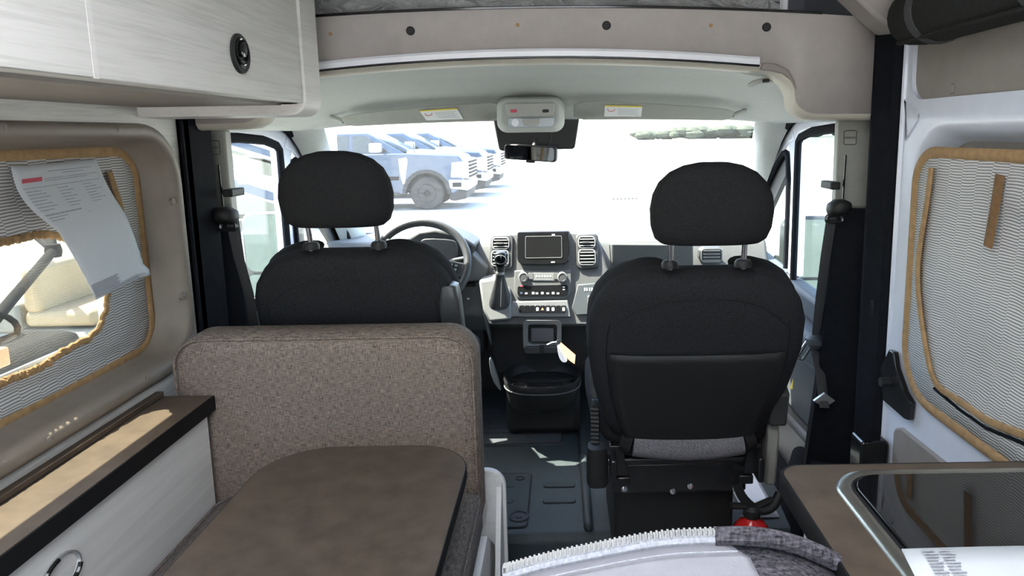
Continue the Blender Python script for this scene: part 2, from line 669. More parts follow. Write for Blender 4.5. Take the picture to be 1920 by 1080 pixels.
ls = thing('window_shade', 'ribbed grey insulating shade with tan binding, rolled open over the left window', 'window shade', (SX, .7, .85))
so = rr(-.27, 1.752, .872, 1.374, .075)
pix = [(0, 452), (30, 446), (52, 440), (80, 440), (130, 452), (170, 500), (190, 545), (186, 575), (178, 605), (160, 632), (110, 655), (65, 688), (30, 702), (0, 712)]
inner = [(aX(x, y, SX).y, aX(x, y, SX).z) for x, y in pix]
ext_ = [(1.0, inner[-1][1] + .0), (.4, .95), (.1, .96), (.02, 1.05), (.1, 1.2), (.5, 1.215), (1.0, inner[0][1])]
inn = smooth_poly(inner + ext_, 1)


def polar(poly, c, N):
    """resample a star-shaped polygon by angle about c"""
    out = []
    for i in range(N):
        a = 2 * PI * i / N
        d = Vector((math.cos(a), math.sin(a)))
        best = 0
        for j in range(len(poly)):
            p, q = Vector(poly[j]) - Vector(c), Vector(poly[(j + 1) % len(poly)]) - Vector(c)
            e = q - p
            den = d.x * e.y - d.y * e.x
            if abs(den) < 1e-9:
                continue
            t = (p.x * e.y - p.y * e.x) / den
            s = (p.x * d.y - p.y * d.x) / den
            if t > 0 and -1e-6 <= s <= 1 + 1e-6:
                best = max(best, t)
        out.append((c[0] + d.x * best, c[1] + d.y * best))
    return out


C0 = (1.25, 1.06)
N_ = 420
po = polar(so, C0, N_)
pi_ = polar(inn, C0, N_)
rings = []
for k in range(7):
    t = k / 6
    rings.append([(SX + .006 * math.sin(9 * (a[0] + t)) * t * (1 - t) * 3 + .012 * t, a[0] + (b[0] - a[0]) * t, a[1] + (b[1] - a[1]) * t) for a, b in zip(po, pi_)])
obj('fabric', MB().loft(rings, False, False), 'shade_fabric', ls, solid=.004)
ob = MB()
ob.tube([(SX + .003, u, v) for u, v in po], .013, 8, True, .45, up=(1, 0, 0))
obj('binding', ob, 'tape_tan', ls)
ob = MB()
ob.tube([(SX + .016 + .002 * math.sin(i * .8), u + .002 * math.sin(i * 1.9), v + .002 * math.sin(i * 1.3)) for i, (u, v) in enumerate(pi_)], .008, 8, True, .6, up=(1, 0, 0))
obj('flap_binding', ob, 'tape_tan', ls)
a, b = aX(205, 322, SX + .012), aX(237, 440, SX + .012)
obj('zip_strip', MB().tube([a, a.lerp(b, .5) + Vector((.004, 0, .003)), b], .010, 8, False, .35, up=(1, 0, 0)), 'tape_tan', ls)

# printed sheet hanging from the left shade
sh = thing('spec_sheet', 'white printed paper sheet hanging askew on the left window shade', 'paper', (-1.06, 1.53, 1.04))
tl, trr, br, bl = aX(20, 313, -1.060), aX(180, 298, -1.060), aX(274, 515, -1.028), aX(180, 562, -1.026)


def sheet(u, v, off=0.0):
    p = tl.lerp(trr, u).lerp(bl.lerp(br, u), v)
    p = p + Vector((.012 * math.sin(PI * v) + off, 0, 0))
    k = max(0, .35 - v) / .35
    p.y -= .030 * (math.sin(PI * min(1, v / .45)) if v < .45 else 0) * (1 - u * .6)
    if u > .9 and v > .93:
        p.x += .01
    return p


obj('leaf', MB().grid(lambda u, v: sheet(u, v), 12, 20), 'paper', sh, solid=.0006)


def bars(lst, m, name='print_lines'):
    mb = MB()
    for (u0, u1, v0, v1) in lst:
        k = max(2, int((u1 - u0) * 14))
        mb.grid(lambda a, b: sheet(u0 + (u1 - u0) * a, v0 + (v1 - v0) * b, .0012), k, 1)
    return obj(name, mb, m, sh)


L = [(.36, .90, .050, .056), (.52, .78, .068, .074), (.30, .93, .098, .103), (.30, .80, .112, .117), (.05, .93, .148, .153)]
for i in range(7):
    v = .17 + i * .022
    L += [(.06, .06 + .16 + .1 * ((i * 7) % 3) / 3, v, v + .006), (.40, .52 + .05 * (i % 2), v, v + .006), (.70, .82 + .04 * (i % 3), v, v + .006)]
L += [(.06, .50, .335, .345), (.06, .30, .358, .364), (.06, .22, .378, .384), (.55, .58, .368, .374)]
bars(L, 'ink_pale')
L = []
for i in range(9):
    v = .885 + i * .0095
    L += [(.02, .50 - .02 * (i % 3), v, v + .004)]
L += [(.02, .88, .975, .979), (.30, .90, .962, .965)]
bars(L, 'ink', 'fine_print')
obj('title_band', MB().grid(lambda a, b: sheet(.06 + .21 * a + .015 * (1 - b), .085 + .028 * b, .0014), 4, 1), 'red_ink', sh)

# ------------------------------------------------------------------ right wall: sliding door
DX = .88
dr = sroot('door_1', 'white painted sliding door with brown inset panels')
dl = rr(-.6, 1.815, 0, 1.425, (.002, .002, .002, .002))
wo = rr(.0, 1.715, .745, 1.385, .11)
wi = rr(.02, 1.690, .77, 1.365, .10)
obj('lower_skin', MB().loft([at_x(dl, DX), at_x(rr(-.03, 1.745, .715, 1.412, .13), DX), at_x(rr(-.012, 1.728, .732, 1.398, .12), DX + .005), at_x(wo, DX + .02), at_x(wi, DX + .06)], False, False), 'white_paint', dr, smooth=60)
du = rr(-.6, 1.815, 1.425, 1.80, .002)
up = rr(-.5, 1.775, 1.468, 1.78, .055)
obj('upper_skin', MB().loft([at_x(du, DX), at_x(up, DX), at_x(up, DX + .012)], False, False), 'white_paint', dr)
bp = obj('upper_panel', MB().prism(rr(-.51, 1.785, 1.46, 1.785, .055), 'X', DX + .010, DX + .03), 'brown_panel', dr)
obj('panel_clip', MB().prism(rr(1.60, 1.615, 1.475, 1.497, .005, 3), 'X', DX + .004, DX + .012), 'brown_panel', bp)
obj('lower_panel', MB().prism([(-.5, .06), (1.71, .06), (1.735, .09), (1.745, .60), (1.735, .617), (1.705, .63), (-.5, .69)], 'X', DX - .008, DX + .01), 'brown_panel', dr, bevel=.006)
p = [aX(x, y, DX - .001) for x, y in ((1697, 186), (1724, 215), (1721, 225), (1699, 262))]
obj('pressed_rib', MB().tube([Vector(v) for v in (p[0], p[1], p[2], p[3])], .0035, 6, True), 'white_paint', dr)
obj('edge_fold', MB().tube([(DX, 1.808, .0), (DX, 1.808, .8), (DX, 1.808, 1.79)], .008, 8), 'white_paint', dr)
obj('outer_skin', MB().box(1.02, 1.05, -2.9, 2.1, -.1, 1.98), 'white_paint', dr)
wr = struct(obj('wall_right', MB().box(.90, 1.02, -2.9, -.6, 0, 1.98).box(.90, 1.02, -2.9, 1.83, 1.79, 1.98).box(.97, 1.02, 1.80, 2.0, -.1, 1.98), 'wall_liner'), 'camper side wall behind the counter')

rs = thing('window_shade', 'ribbed grey insulating shade with tan binding covering the sliding door window', 'window shade', (DX + .03, .9, .76))
RX = DX - .005


rsp = rr(.0, 1.708, .738, 1.343, (.09, .13, .08, .08), 8)
C1 = (.85, 1.06)
pr = dense(rsp, .025)
rings = []
for k in range(7):
    t = k / 6.5
    rings.append([(RX - .009 * math.sin(u * 9 + 3 * t) * (1 - (1 - t) ** 2), u + (C1[0] - u) * t, v + (C1[1] - v) * t) for u, v in pr])
obj('fabric', MB().loft(rings, False, True), 'shade_fabric', rs, solid=.004)
obj('binding', MB().tube([(RX - .004, u, v) for u, v in pr], .013, 8, True, .45, up=(1, 0, 0)), 'tape_tan', rs)
obj('inner_frame', MB().prism(rr(-.03, 1.73, .72, 1.40, .1), 'X', DX + .055, DX + .07), 'brown_panel', dr)
q = [aX(x, y, RX - .010) for x, y in ((1746, 315), (1740, 370), (1728, 440), (1720, 500), (1722, 560), (1735, 650), (1750, 722), (1800, 752), (1850, 790), (1925, 818))]
obj('flap_binding', MB().tube(smooth_poly([tuple(v) for v in q], 2, False), .0085, 8, False, .6, up=(1, 0, 0)), 'tape_tan', rs)
q = [aX(x, y, RX - .006) for x, y in ((1752, 728), (1800, 768), (1850, 803), (1925, 834))]
obj('shadow_strip', MB().tube([tuple(v) for v in q], .004, 6), 'seal_rubber', rs)  # solid dark strip drawn in for the shade below the flap
q = [aX(x, y, RX - .013) for x, y in ((1875, 328), (1866, 385), (1852, 463))]
obj('strap', MB().tube(q, .0155, 8, False, .2, up=(1, 0, 0)), 'strap_brown', rs)

# rolled insect screen above the sliding door
RLX, RLZ, RK = .838, 1.657, 1.13
rl = thing('rolled_screen', 'black mesh insect screen rolled up above the sliding door', 'insect screen', (.83, 1.0, 1.6))
prof = [(.03, -.8), (.056, -.79), (.062, -.5)] + [(.060 + .002 * math.sin(i * 2.1), -.5 + i * .2) for i in range(1, 11)] + [(.063, 1.60), (.060, 1.66), (.056, 1.70), (.04, 1.725), (.005, 1.73)]
obj('roll', MB().lathe([(a * RK, b) for a, b in prof], (RLX, 0, RLZ), 'Y', 22), 'mesh_black', rl)
for yy in (1.57, 1.20, .8):
    obj('tie_strap', MB().lathe([(.0645 * RK, yy), (.066 * RK, yy + .008), (.066 * RK, yy + .024), (.0645 * RK, yy + .03)], (RLX, 0, RLZ), 'Y', 22), 'belt_web', rl)
obj('hem', MB().tube([(.80, -.5, 1.598), (.795, .6, 1.596), (.80, 1.5, 1.60), (.81, 1.70, 1.599)], .012, 8, False, .5), 'mesh_black', rl)

# black post between sliding door and cab
bpst = struct(obj('trim_1', MB().prism([(.835, 1.90), (.862, 1.825), (.90, 1.815), (.955, 1.85), (.955, 2.02), (.905, 2.02)], 'Z', -.05, 1.80), 'seal_rubber', bevel=.01), 'black rubber covered post beside the sliding door')
obj('seal_strip', MB().tube([(.893, 1.818, -.02), (.893, 1.818, 1.7)], .012, 8), 'seal_rubber', bpst)
obj('seal_strip', MB().tube([(.862, 1.835, -.02), (.862, 1.835, 1.7)], .006, 8), 'seal_rubber', bpst)
obj('seal_strip', MB().tube([(.845, 1.885, -.02), (.845, 1.885, 1.7)], .005, 8), 'seal_rubber', bpst)
q = [aX(x, y, DX - .012) for x, y in ((1672, 655), (1680, 660), (1684, 690), (1700, 735), (1712, 755), (1708, 788), (1700, 785), (1660, 750), (1655, 690))]
hg = thing('sliding_door_bracket', 'black metal bracket arm low on the sliding door edge', 'bracket', q[4])
obj('arm', MB().prism([(v.y, v.z) for v in q], 'X', DX - .02, DX - .004), 'black_metal', hg, bevel=.003)
p = aX(1668, 716, DX - .02)
obj('pin', MB().lathe([(.012, -.03), (.012, .015), (.004, .02)], (DX - .015, p.y, p.z), 'X', 12), 'black_plastic', hg)
obj('strut', MB().tube([aY(1636, 560, 1.86), aY(1642, 660, 1.86)], .008, 8), 'black_metal', hg)
p = aY(1637, 840, 1.78)
lb = tag(obj('door_latch', MB().prism(rr(p.x - .042, p.x + .035, p.z - .10, p.z + .028, .012), 'Y', 1.76, 1.83), 'gloss_black', bevel=.006), 'black film wrapped latch block between post and counter', 'latch')

# ------------------------------------------------------------------ ceiling, rear frame
cb = MB()
ADDED_VENTS = ((-.40, .70), (-1.90, -.90))  # roof openings out of view, added to brighten the interior
vx0, vx1 = XC - .38, XC + .38
cb.box(-1.2, vx0, -2.9, 2.83, 1.97, 2.02).box(vx1, 1.05, -2.9, 2.83, 1.97, 2.02)
for a, b in ((-2.9, -1.90), (-.90, -.40), (.70, 2.83)):
    cb.box(vx0, vx1, a, b, 1.97, 2.02)
ce = struct(obj('ceiling', cb, 'wall_liner'), 'pale ceiling panel with two vents added to let in light')
for a, b in ADDED_VENTS:
    rv = obj('added_light_vent', MB().loft([[(u, v, z) for u, v in rr(vx0 - .02 + k, vx1 + .02 - k, a - .02 + k, b + .02 - k, .05)] for k, z in ((0, 2.02), (0, 2.05), (.03, 2.08), (.1, 2.10))], False, True), 'added_vent_dome', ce, smooth=50)
    obj('added_vent_ring', MB().loft([[(u, v, z) for u, v in rr(vx0 + k, vx1 - k, a + k, b - k, .04)] for k, z in ((-.03, 1.97), (-.03, 1.955), (.0, 1.955), (.0, 2.02))], False, False), 'rail_white', ce)
struct(obj('trim_2', MB().prism([(.60, 1.97), (.62, 1.86), (.72, 1.74), (.80, 1.67), (.84, 1.64), (.93, 1.64), (.93, 1.97)], 'Y', 1.80, 1.90), 'tan_plastic', bevel=.01), 'tan corner trim above the header by the sliding door')

# ------------------------------------------------------------------ header between cab and camper
HY = 1.90
hd = sroot('trim_3', 'tan moulded header panel with arched underside across the van')


def archz(dx):
    """underside of the header arch against distance from the middle plane"""
    k = abs(dx)
    if k < .60:
        return 1.592 - .030 * (k / .60) ** 2
    if k < .745:
        t = (k - .60) / .145
        return 1.562 - .125 * (1 - math.sqrt(max(0, 1 - t ** 2)))
    return 1.428


up_pts, lo_pts = [], []
arc = []
for i in range(0, 25):
    arc.append((.60 * i / 24, archz(.60 * i / 24)))
for i in range(1, 9):                                   # convex shoulder
    a = i / 8 * PI / 2
    arc.append((.60 + .115 * math.sin(a), 1.562 - .085 * (1 - math.cos(a)) - .0))
for i in range(1, 9):                                   # concave foot
    a = i / 8 * PI / 2
    arc.append((.715 + .065 * (1 - math.cos(a)), 1.477 - .049 * math.sin(a)))
arc.append((.955, 1.426))
low = [(XC - d, z) for d, z in reversed(arc)] + [(XC + d, z) for d, z in arc[1:]]


def topz(x):
    d = abs(x - XC)
    return 1.727 - .028 * (d / .8) ** 2


def hpt(x, z, y):
    return (x, y, z)


mb = MB()
n = len(low)
r0 = [(x, HY + .012, z) for x, z in low]
r1 = [(x, HY, z + .013) for x, z in low]
r2 = [(x, HY - .004 * 0, topz(x) if abs(x - XC) < .9 else topz(x)) for x, z in low]
r3 = [(x, HY + .05, topz(x)) for x, z in low]
mb.loft([r1, r2, r3], False, False, False)
obj('face', mb, 'tan_plastic', hd, solid=.004)
mb = MB()
rb = [(x, HY + .05, z + .006) for x, z in low]
mb.loft([r1, r0, [(x, HY + .03, z - .004) for x, z in low], [(x, HY + .09, z - .002) for x, z in low]], False, False, False)
obj('lip', mb, 'tan_lip', hd)
obj('gasket', MB().tube([(x, HY + .002, topz(x) + .002) for x, z in low if -.75 < x < .74], .0045, 6), 'gloss_black', hd)
rp = [(x, HY - .004, archz(x - XC) + .020) for x in [XC - .64 + i * 1.255 / 40 for i in range(41)]]
rail = tag(obj('curtain_track', MB().loft([[(x, y - .004, z + .011), (x, y - .009, z + .004), (x, y - .007, z - .009), (x, y + .004, z - .010), (x, y + .006, z + .011)] for x, y, z in rp]), 'rail_white'),
           'thin white curtain track along the header arch', 'curtain track')
obj('slot', MB().tube([(x, y - .004, z - .012) for x, y, z in rp], .0028, 6), 'gloss_black', rail)
for (x, y) in ((770, 58), (1137, 48), (1437, 51)):
    p = aY(x, y, HY)
    obj('black_plug', MB().lathe([(.0115, .004), (.0115, -.004), (.009, -.006), (.001, -.006)], (p.x, HY, p.z), 'Y', 20), 'black_plastic', hd)
for (x, y) in ((620, 64), (970, 47), (1333, 48)):
    p = aY(x, y, HY)
    obj('screw', MB().lathe([(.005, .004), (.005, -.003), (.001, -.004)], (p.x, HY, p.z), 'Y', 10), 'tape_tan', hd)
p0, p1 = aY(1428, 122, HY), aY(1482, 155, HY)
obj('cover_cap', MB().prism([(XC + .625, 1.578), (XC + .66, 1.574), (XC + .695, 1.556), (XC + .71, 1.53), (XC + .718, 1.505), (XC + .703, 1.53), (XC + .68, 1.548), (XC + .65, 1.556), (XC + .62, 1.560)], 'Y', HY - .006, HY + .03), 'brown_panel', hd, bevel=.003)

# plastic wrapped mattress on the shelf above the cab
mt = thing('wrapped_mattress', 'grey mattress wrapped in crinkled clear plastic on the shelf over the cab', 'mattress', (XC, 2.4, 1.68))


def mtf(u, v):
    x = -.80 + 1.42 * u
    a = v * PI / 2
    return (x, 1.985 + .09 * (1 - math.cos(a)) * 1 + .008 * math.sin(40 * u + 9 * v) + (.5 if v > .999 else 0), 1.66 + .21 * math.sin(a) + .006 * math.sin(23 * u) + .02 * math.sin(5 * u))


obj('cover', MB().grid(mtf, 90, 14), 'plastic_wrap', mt, solid=.02)
obj('core', MB().box(-.79, .61, 2.10, 2.75, 1.655, 1.845), 'plastic_wrap', mt, bevel=.03)
obj('tape', MB().tube([(.615, 1.975, 1.66), (.62, 1.985, 1.75), (.625, 2.03, 1.86)], .012, 6), 'rail_white', mt)
struct(obj('roof_cap', MB().box(-1.15, 1.02, 2.79, 2.82, 1.48, 2.0).box(-1.15, -1.08, 1.9, 2.82, 1.47, 2.0).box(.95, 1.02, 1.9, 2.82, 1.47, 2.0), 'white_paint'), 'painted roof over the cab')
struct(obj('shelf', MB().box(-1.02, .92, 1.94, 2.79, 1.635, 1.652), 'tan_plastic'), 'shelf over the cab')

# ------------------------------------------------------------------ cab headliner
hl = sroot('ceiling_cab', 'pale grey fabric headliner over the cab')


def hz(Y):
    pts = [(1.93, 1.588), (2.0, 1.60), (2.15, 1.602), (2.35, 1.588), (2.50, 1.566), (2.62, 1.545), (2.74, 1.505), (2.80, 1.455)]
    for (a, b), (c, d) in zip(pts, pts[1:]):
        if Y <= c:
            t = (Y - a) / (c - a)
            return b + (d - b) * t
    return pts[-1][1]


def hlf(u, v):
    Y = 1.93 + .87 * v
    s = (u * 2 - 1)
    d = s * (.985 - .06 * v)
    base = 1.425
    k = abs(s)
    z = base + (hz(Y) - base) * (1 - k ** 5.0) - .012 * k ** 2 * (1 - k)
    # pads above the doors, beside the header
    z -= .028 * math.exp(-((abs(d) - .66) / .13) ** 2) * max(0, 1 - abs(Y - 2.02) / .24)
    return (XC + d, Y, z)


obj('lining', MB().grid(hlf, 64, 26), 'headliner', hl, smooth=80, solid=.006, offset=1)
# visor shelf with the overhead console
for s in (-1, 1):
    vis = thing('sun_visor', ('pale grey sun visor with warning label above the steering wheel' if s < 0 else 'pale grey sun visor with warning label on the passenger side'), 'sun visor', (XC + s * .45, 2.66, 1.48), 'folded sun visors')
    x0, x1 = (XC + s * .135, XC + s * (.735 if s > 0 else .735))

    def vt(u):
        return 1.517 - .040 * u ** 1.6

    def vb(u):
        return 1.449 - .012 * u ** 2
    mbv = MB()
    rings = []
    for i in range(17):
        u = i / 16
        e = 1 - (max(0, abs(u - .5) - .46) / .04) ** 2 * .35
        x = x0 + (x1 - x0) * u
        zc, hh = (vt(u) + vb(u)) / 2, (vt(u) - vb(u)) / 2 * e
        rings.append([(x, 2.655 + .05 * sv + .012 * cv * 0 + t, zc - hh * sv2) for sv, cv, t, sv2 in ((0, 0, -.035, -1), (0, 0, -.014, -.2), (0, 0, .02, .8), (0, 0, .035, 1.0), (0, 0, .05, .75), (0, 0, .012, -.25), (0, 0, -.01, -1))])
    vb_o = obj('flap', mbv.loft(rings), 'visor', vis, smooth=50, bevel=.004)
    c = aY(822, 217, 2.63) if s < 0 else aY(1169, 213, 2.63)

    def vpt(u, v):   # on the flap's rear face
        x = c.x - .070 * 1 + .14 * u
        q = (x - x0) / (x1 - x0)
        zz = vt(q) + (vb(q) - vt(q)) * (.20 + .62 * v)
        t = (.20 + .62 * v)
        yy = 2.655 - .035 + (.055) * t / .9 - .0035
        return (x + .018 * v * (1 if s < 0 else .0), yy - .002, zz)
    obj('label', MB().grid(vpt, 6, 4), 'white_print', vis)
    obj('label_band', MB().grid(lambda u, v: (lambda p: (p[0], p[1] - .0012, p[2]))(vpt(u, v * .13)), 6, 1), 'yellow_print', vis)
    lines = MB()
    for i in range(5):
        lines.grid(lambda u, v: (lambda p: (p[0], p[1] - .0012, p[2]))(vpt(.36 + .56 * u * (1 - .12 * (i % 2)), .28 + .13 * i + .03 * v)), 4, 1)
    obj('label_print', lines, 'ink_pale', vis)
    pc = vpt(.18, .35)
    obj('label_mark', MB().tube([(pc[0] + .013 * math.cos(a), pc[1] - .0015, pc[2] + .008 * math.sin(a)) for a in [i * PI / 8 for i in range(16)]], .0012, 5, True), 'red_ink', vis)
    obj('clip', MB().prism(rr(XC + s * .20 - .022, XC + s * .20 + .022, 1.452, 1.462, .003, 2), 'Y', 2.635, 2.66), 'visor', vis, bevel=.002)
    obj('hinge_arm', MB().tube([(x1, 2.66, vt(1) - .02), (x1 + s * .05, 2.68, 1.475), (x1 + s * .06, 2.70, 1.51)], .009, 8), 'visor', vis)

oc = thing('overhead_console', 'cream overhead console with reading lamps above the windscreen mirror', 'console', (XC - .03, 2.6, 1.45))
OX = aY(993, 215, 2.6).x
obj('housing', MB().loft([[(OX + u, 2.70, v) for u, v in rr(-.13, .13, 1.405, 1.54, .04)], [(OX + u, 2.60, v) for u, v in rr(-.12, .12, 1.418, 1.535, .04)],
                          [(OX + u, 2.575, v) for u, v in rr(-.105, .105, 1.425, 1.525, .03)]]), 'headliner', oc, bevel=.006)
mbq = MB()
prr(mbq, 949, 192, 1039, 219, (11, 11, 3, 3), 2.56, .03)
obj('lid', mbq, 'console_cream', oc, bevel=.004)
mbq = MB()
prr(mbq, 953, 220, 1040, 239, (8, 8, 3, 3), 2.568, .02)
lens = obj('lamp_panel', mbq, 'lamp_lens', oc, bevel=.002)
mbq = MB()
prr(mbq, 979, 222, 1012, 236, (8, 8, 2, 2), 2.563, .01)
obj('switch', mbq, 'console_cream', lens, bevel=.0015)
for (xa, m_) in ((957, 'red_ink'), (1017, 'black_plastic')):
    mbq = MB()
    prr(mbq, xa, 205, xa + 12, 211, 2, 2.557, .01)
    obj('button', mbq, m_, oc, bevel=.001)
obj('lamp', MB().lathe([(.014, .004), (.014, -.002), (.002, -.003)], (aY(966, 230, 2.568).x, 2.568, aY(966, 230, 2.568).z), 'Y', 16), 'rail_white', oc)

# rear view mirror with sensor housing
rm = thing('rear_view_mirror', 'black rear view mirror under its sensor housing on the windscreen', 'mirror', (OX, 2.80, 1.3))
a0, a1, a2, a3 = aY(924, 231, 2.82), aY(1087, 229, 2.82), aY(1078, 279, 2.86), aY(937, 283, 2.86)
ho = [(a0.x, a0.z + .02), (a3.x, a3.z + .006), (a3.x + .015, a3.z), (a2.x - .01, a2.z), (a2.x, a2.z + .006), (a1.x, a1.z + .02)]
obj('sensor_housing', MB().prism(ho, 'Y', 2.825, 2.87), 'black_plastic', rm, bevel=.006)
obj('seam', MB().tube([aY(1030, 240, 2.822), aY(1034, 258, 2.822), aY(1028, 275, 2.822)], .0015, 6), 'dash_dark', rm)
m0, m1 = aY(940, 302, 2.77), aY(1045, 272, 2.77)
Mm = Matrix.Translation(((m0.x + m1.x) / 2, 2.775, (m0.z + m1.z) / 2)) @ Matrix.Rotation(R(4), 4, 'Y') @ Matrix.Rotation(R(-20), 4, 'Z') @ Matrix.Rotation(R(2), 4, 'X')
hw, hh = (m1.x - m0.x) / 2, .031
obj('shell', MB().prism(rr(-hw, hw, -hh, hh, .014), 'Y', 0, .028, Mm), 'black_plastic', rm, bevel=.007, seg=3)
obj('glass', MB().prism(rr(-hw + .006, hw - .006, -hh + .005, hh - .005, .011), 'Y', -.0015, .001, Mm), 'mirror_glass', rm)
obj('stalk', MB().tube([Mm @ Vector((.01, .02, .01)), (OX + .01, 2.83, 1.375)], .011, 10), 'black_plastic', rm)
obj('tab', MB().prism(rr(-.015, .02, -hh - .008, -hh + .002, .003, 2), 'Y', .004, .018, Mm), 'black_plastic', rm)

# ------------------------------------------------------------------ windscreen and pillars
HW = 1.0
ws = sroot('window_2', 'dusty windscreen')
obj('pane', MB().grid(lambda u, v: (XC + (2 * u - 1) * (.86 + .14 * v), 2.80 + 1.05 * v + .10 * (1 - (2 * u - 1) ** 2) * (1 - .3 * v), 1.452 - .56 * v), 20, 10), 'glass_front', ws, smooth=80)
for s in (-1, 1):
    ap = struct(obj('trim_' + ('4' if s < 0 else '5'), MB().loft([
        [(XC + s * .86, 2.80, 1.45), (XC + s * .90, 2.76, 1.44), (XC + s * .985, 2.72, 1.445), (XC + s * 1.0, 2.80, 1.46), (XC + s * .90, 2.84, 1.47)],
        [(XC + s * .885, 2.94, 1.35), (XC + s * .92, 2.89, 1.335), (XC + s * .985, 2.86, 1.35), (XC + s * 1.0, 2.93, 1.38), (XC + s * .91, 2.98, 1.385)],
        [(XC + s * .925, 3.18, 1.20), (XC + s * .95, 3.10, 1.16), (XC + s * .985, 3.06, 1.16), (XC + s * 1.01, 3.16, 1.22), (XC + s * .94, 3.22, 1.24)],
        [(XC + s * .985, 3.75, .86), (XC + s * .975, 3.45, .86), (XC + s * .99, 3.36, .86), (XC + s * 1.03, 3.45, .86), (XC + s * 1.0, 3.80, .86)]]), 'headliner', smooth=70),
        'pale fabric covered pillar at the ' + ('driver' if s < 0 else 'passenger') + ' end of the windscreen')

# ------------------------------------------------------------------ cab doors
for s in (-1, 1):
    X = XC + s * 1.0
    X2 = XC + s * 1.045
    side = 'driver' if s < 0 else 'passenger'
    d = sroot('door_' + ('2' if s < 0 else '3'), side + ' cab door with window and dark trim')
    fr = MB()
    fr.prism([(2.02, 1.395), (2.02, 1.45), (2.62, 1.455), (2.80, 1.43), (2.75, 1.36), (2.70, 1.385), (2.60, 1.40)], 'X', X, X2)
    fr.prism([(2.75, 1.36), (2.80, 1.43), (3.02, 1.31), (3.22, 1.16), (3.46, .90), (3.40, .86), (3.17, 1.12), (2.97, 1.27), (2.83, 1.345)], 'X', X, X2)
    fr.prism([(2.71, .82), (2.71, 1.38), (2.83, 1.345), (2.80, 1.30), (2.775, 1.2), (2.775, .82)], 'X', X, X2)
    obj('painted_frame', fr, 'white_paint', d, bevel=.008)
    obj('panel', MB().prism([(2.02, .06), (2.02, .80), (2.7, .815), (3.45, .865), (3.5, .5), (3.5, .06)], 'X', X - s * .03, X2), 'door_trim', d, bevel=.02, seg=3)
    obj('armrest', MB().loft([[(X - s * .02 + u * -s, yy, v) for u, v in rr(0, dd, z0, z0 + .11, .03)] for yy, dd, z0 in ((2.15, .065, .60), (2.25, .085, .61), (2.7, .08, .64), (2.95, .065, .66))]), 'door_trim', d, bevel=.01)
    obj('pocket', MB().prism([(2.1, .12), (2.1, .36), (2.5, .34), (3.2, .40), (3.3, .12)], 'X', X - s * .09, X - s * .03), 'dash_dark', d, bevel=.02)
    obj('window_rubber', MB().tube([(X - s * .004, y_, z_) for y_, z_ in ((2.69, .80), (2.69, 1.30), (2.688, 1.352), (2.66, 1.372), (2.55, 1.392), (2.35, 1.402), (2.05, 1.400))], .017, 8, False, .8), 'seal_rubber', d)
    obj('quarter_rubber', MB().tube([(X - s * .002, y_, z_) for y_, z_ in smooth_poly([(2.79, .84), (2.79, 1.2), (2.82, 1.33), (2.95, 1.26), (3.15, 1.11), (3.40, .86)], 2, False)], .014, 8, False, .8), 'seal_rubber', d)
    obj('quarter_trim', MB().prism([(2.86, 1.315), (2.83, 1.30), (2.83, 1.25), (3.3, .86), (3.40, .87), (3.16, 1.12)], 'X', X + s * .01, X + s * .03), 'dash_dark', d)
    obj('door_seal', MB().tube([(XC + s * .985, y_, z_) for y_, z_ in smooth_poly([(2.45, 1.462), (2.62, 1.462), (2.78, 1.435), (3.0, 1.295), (3.2, 1.135), (3.42, .88)], 2, False)], .02, 10), 'seal_rubber', d)
    obj('pane', MB().prism([(2.03, .79), (2.03, 1.41), (2.55, 1.41), (2.70, 1.38), (2.70, .79)], 'X', X2 - s * .022, X2 - s * .018), 'glass_door', d)
    obj('quarter_pane', MB().prism([(2.78, .82), (2.78, 1.30), (2.84, 1.33), (3.16, 1.12), (3.42, .86)], 'X', X2 - s * .022, X2 - s * .018), 'glass_door', d)
    # B pillar trim
    bq = sroot('trim_' + ('6' if s < 0 else '7'), side + ' side belt pillar trim with airbag mark')
    xa, xb = (XC + s * .895, XC + s * .975)
    obj('upper_cover', MB().prism([(xa, 2.05), (xb - s * .004, 2.00), (xb + s * .02, 2.0), (xb + s * .06, 2.13), (xa + s * .02, 2.13)], 'Z', 1.17, 1.427), 'pillar_grey', bq, bevel=.008)
    obj('lower_cover', MB().loft([[(xa - s * dd, 2.06, z), (xb, 1.99, z), (xb + s * .09, 1.99, z), (xb + s * .09, 2.14, z), (xa - s * dd + s * .02, 2.14, z)] for z, dd in ((1.17, -.004), (.9, .012), (.6, .025), (.35, .05), (.1, .06))]), 'seal_rubber', bq, bevel=.006)
    obj('groove', MB().tube([(xb - s * .004, 1.994, .3), (xb - s * .004, 1.996, 1.425)], .006, 8), 'gloss_black', bq)
    cx = XC + s * .922
    yy = 2.05 - .05 * (abs(cx - XC) - .895) / .076
    Mt = Matrix.Translation((cx, yy - .004, 1.375)) @ Matrix.Rotation(-s * R(33), 4, 'Z')
    obj('airbag_frame', MB().tube([Mt @ Vector((u, 0, v)) for u, v in rr(-.017, .017, -.02, .02, .005, 3)], .0009, 5, True), 'black_plastic', bq)
    text('airbag_mark', 'AIRBAG', .0085, Mt @ Matrix.Rotation(PI / 2, 4, 'X'), 'black_plastic', bq)
    obj('height_slot', MB().tube([Mt @ Vector((-s * .010, .0, -.05)), Mt @ Vector((-s * .012, .0, -.18))], .0035, 6), 'gloss_black', bq)
    # seat belt
    sb = thing('seat_belt', 'black seat belt hanging from the ' + side + ' side pillar', 'seat belt', (xa, 2.0, .9), 'cab seat belts')
    pa = aY(428, 402, 1.98) if s < 0 else aY(1568, 388, 1.98)
    Mb = Matrix.Translation(pa)
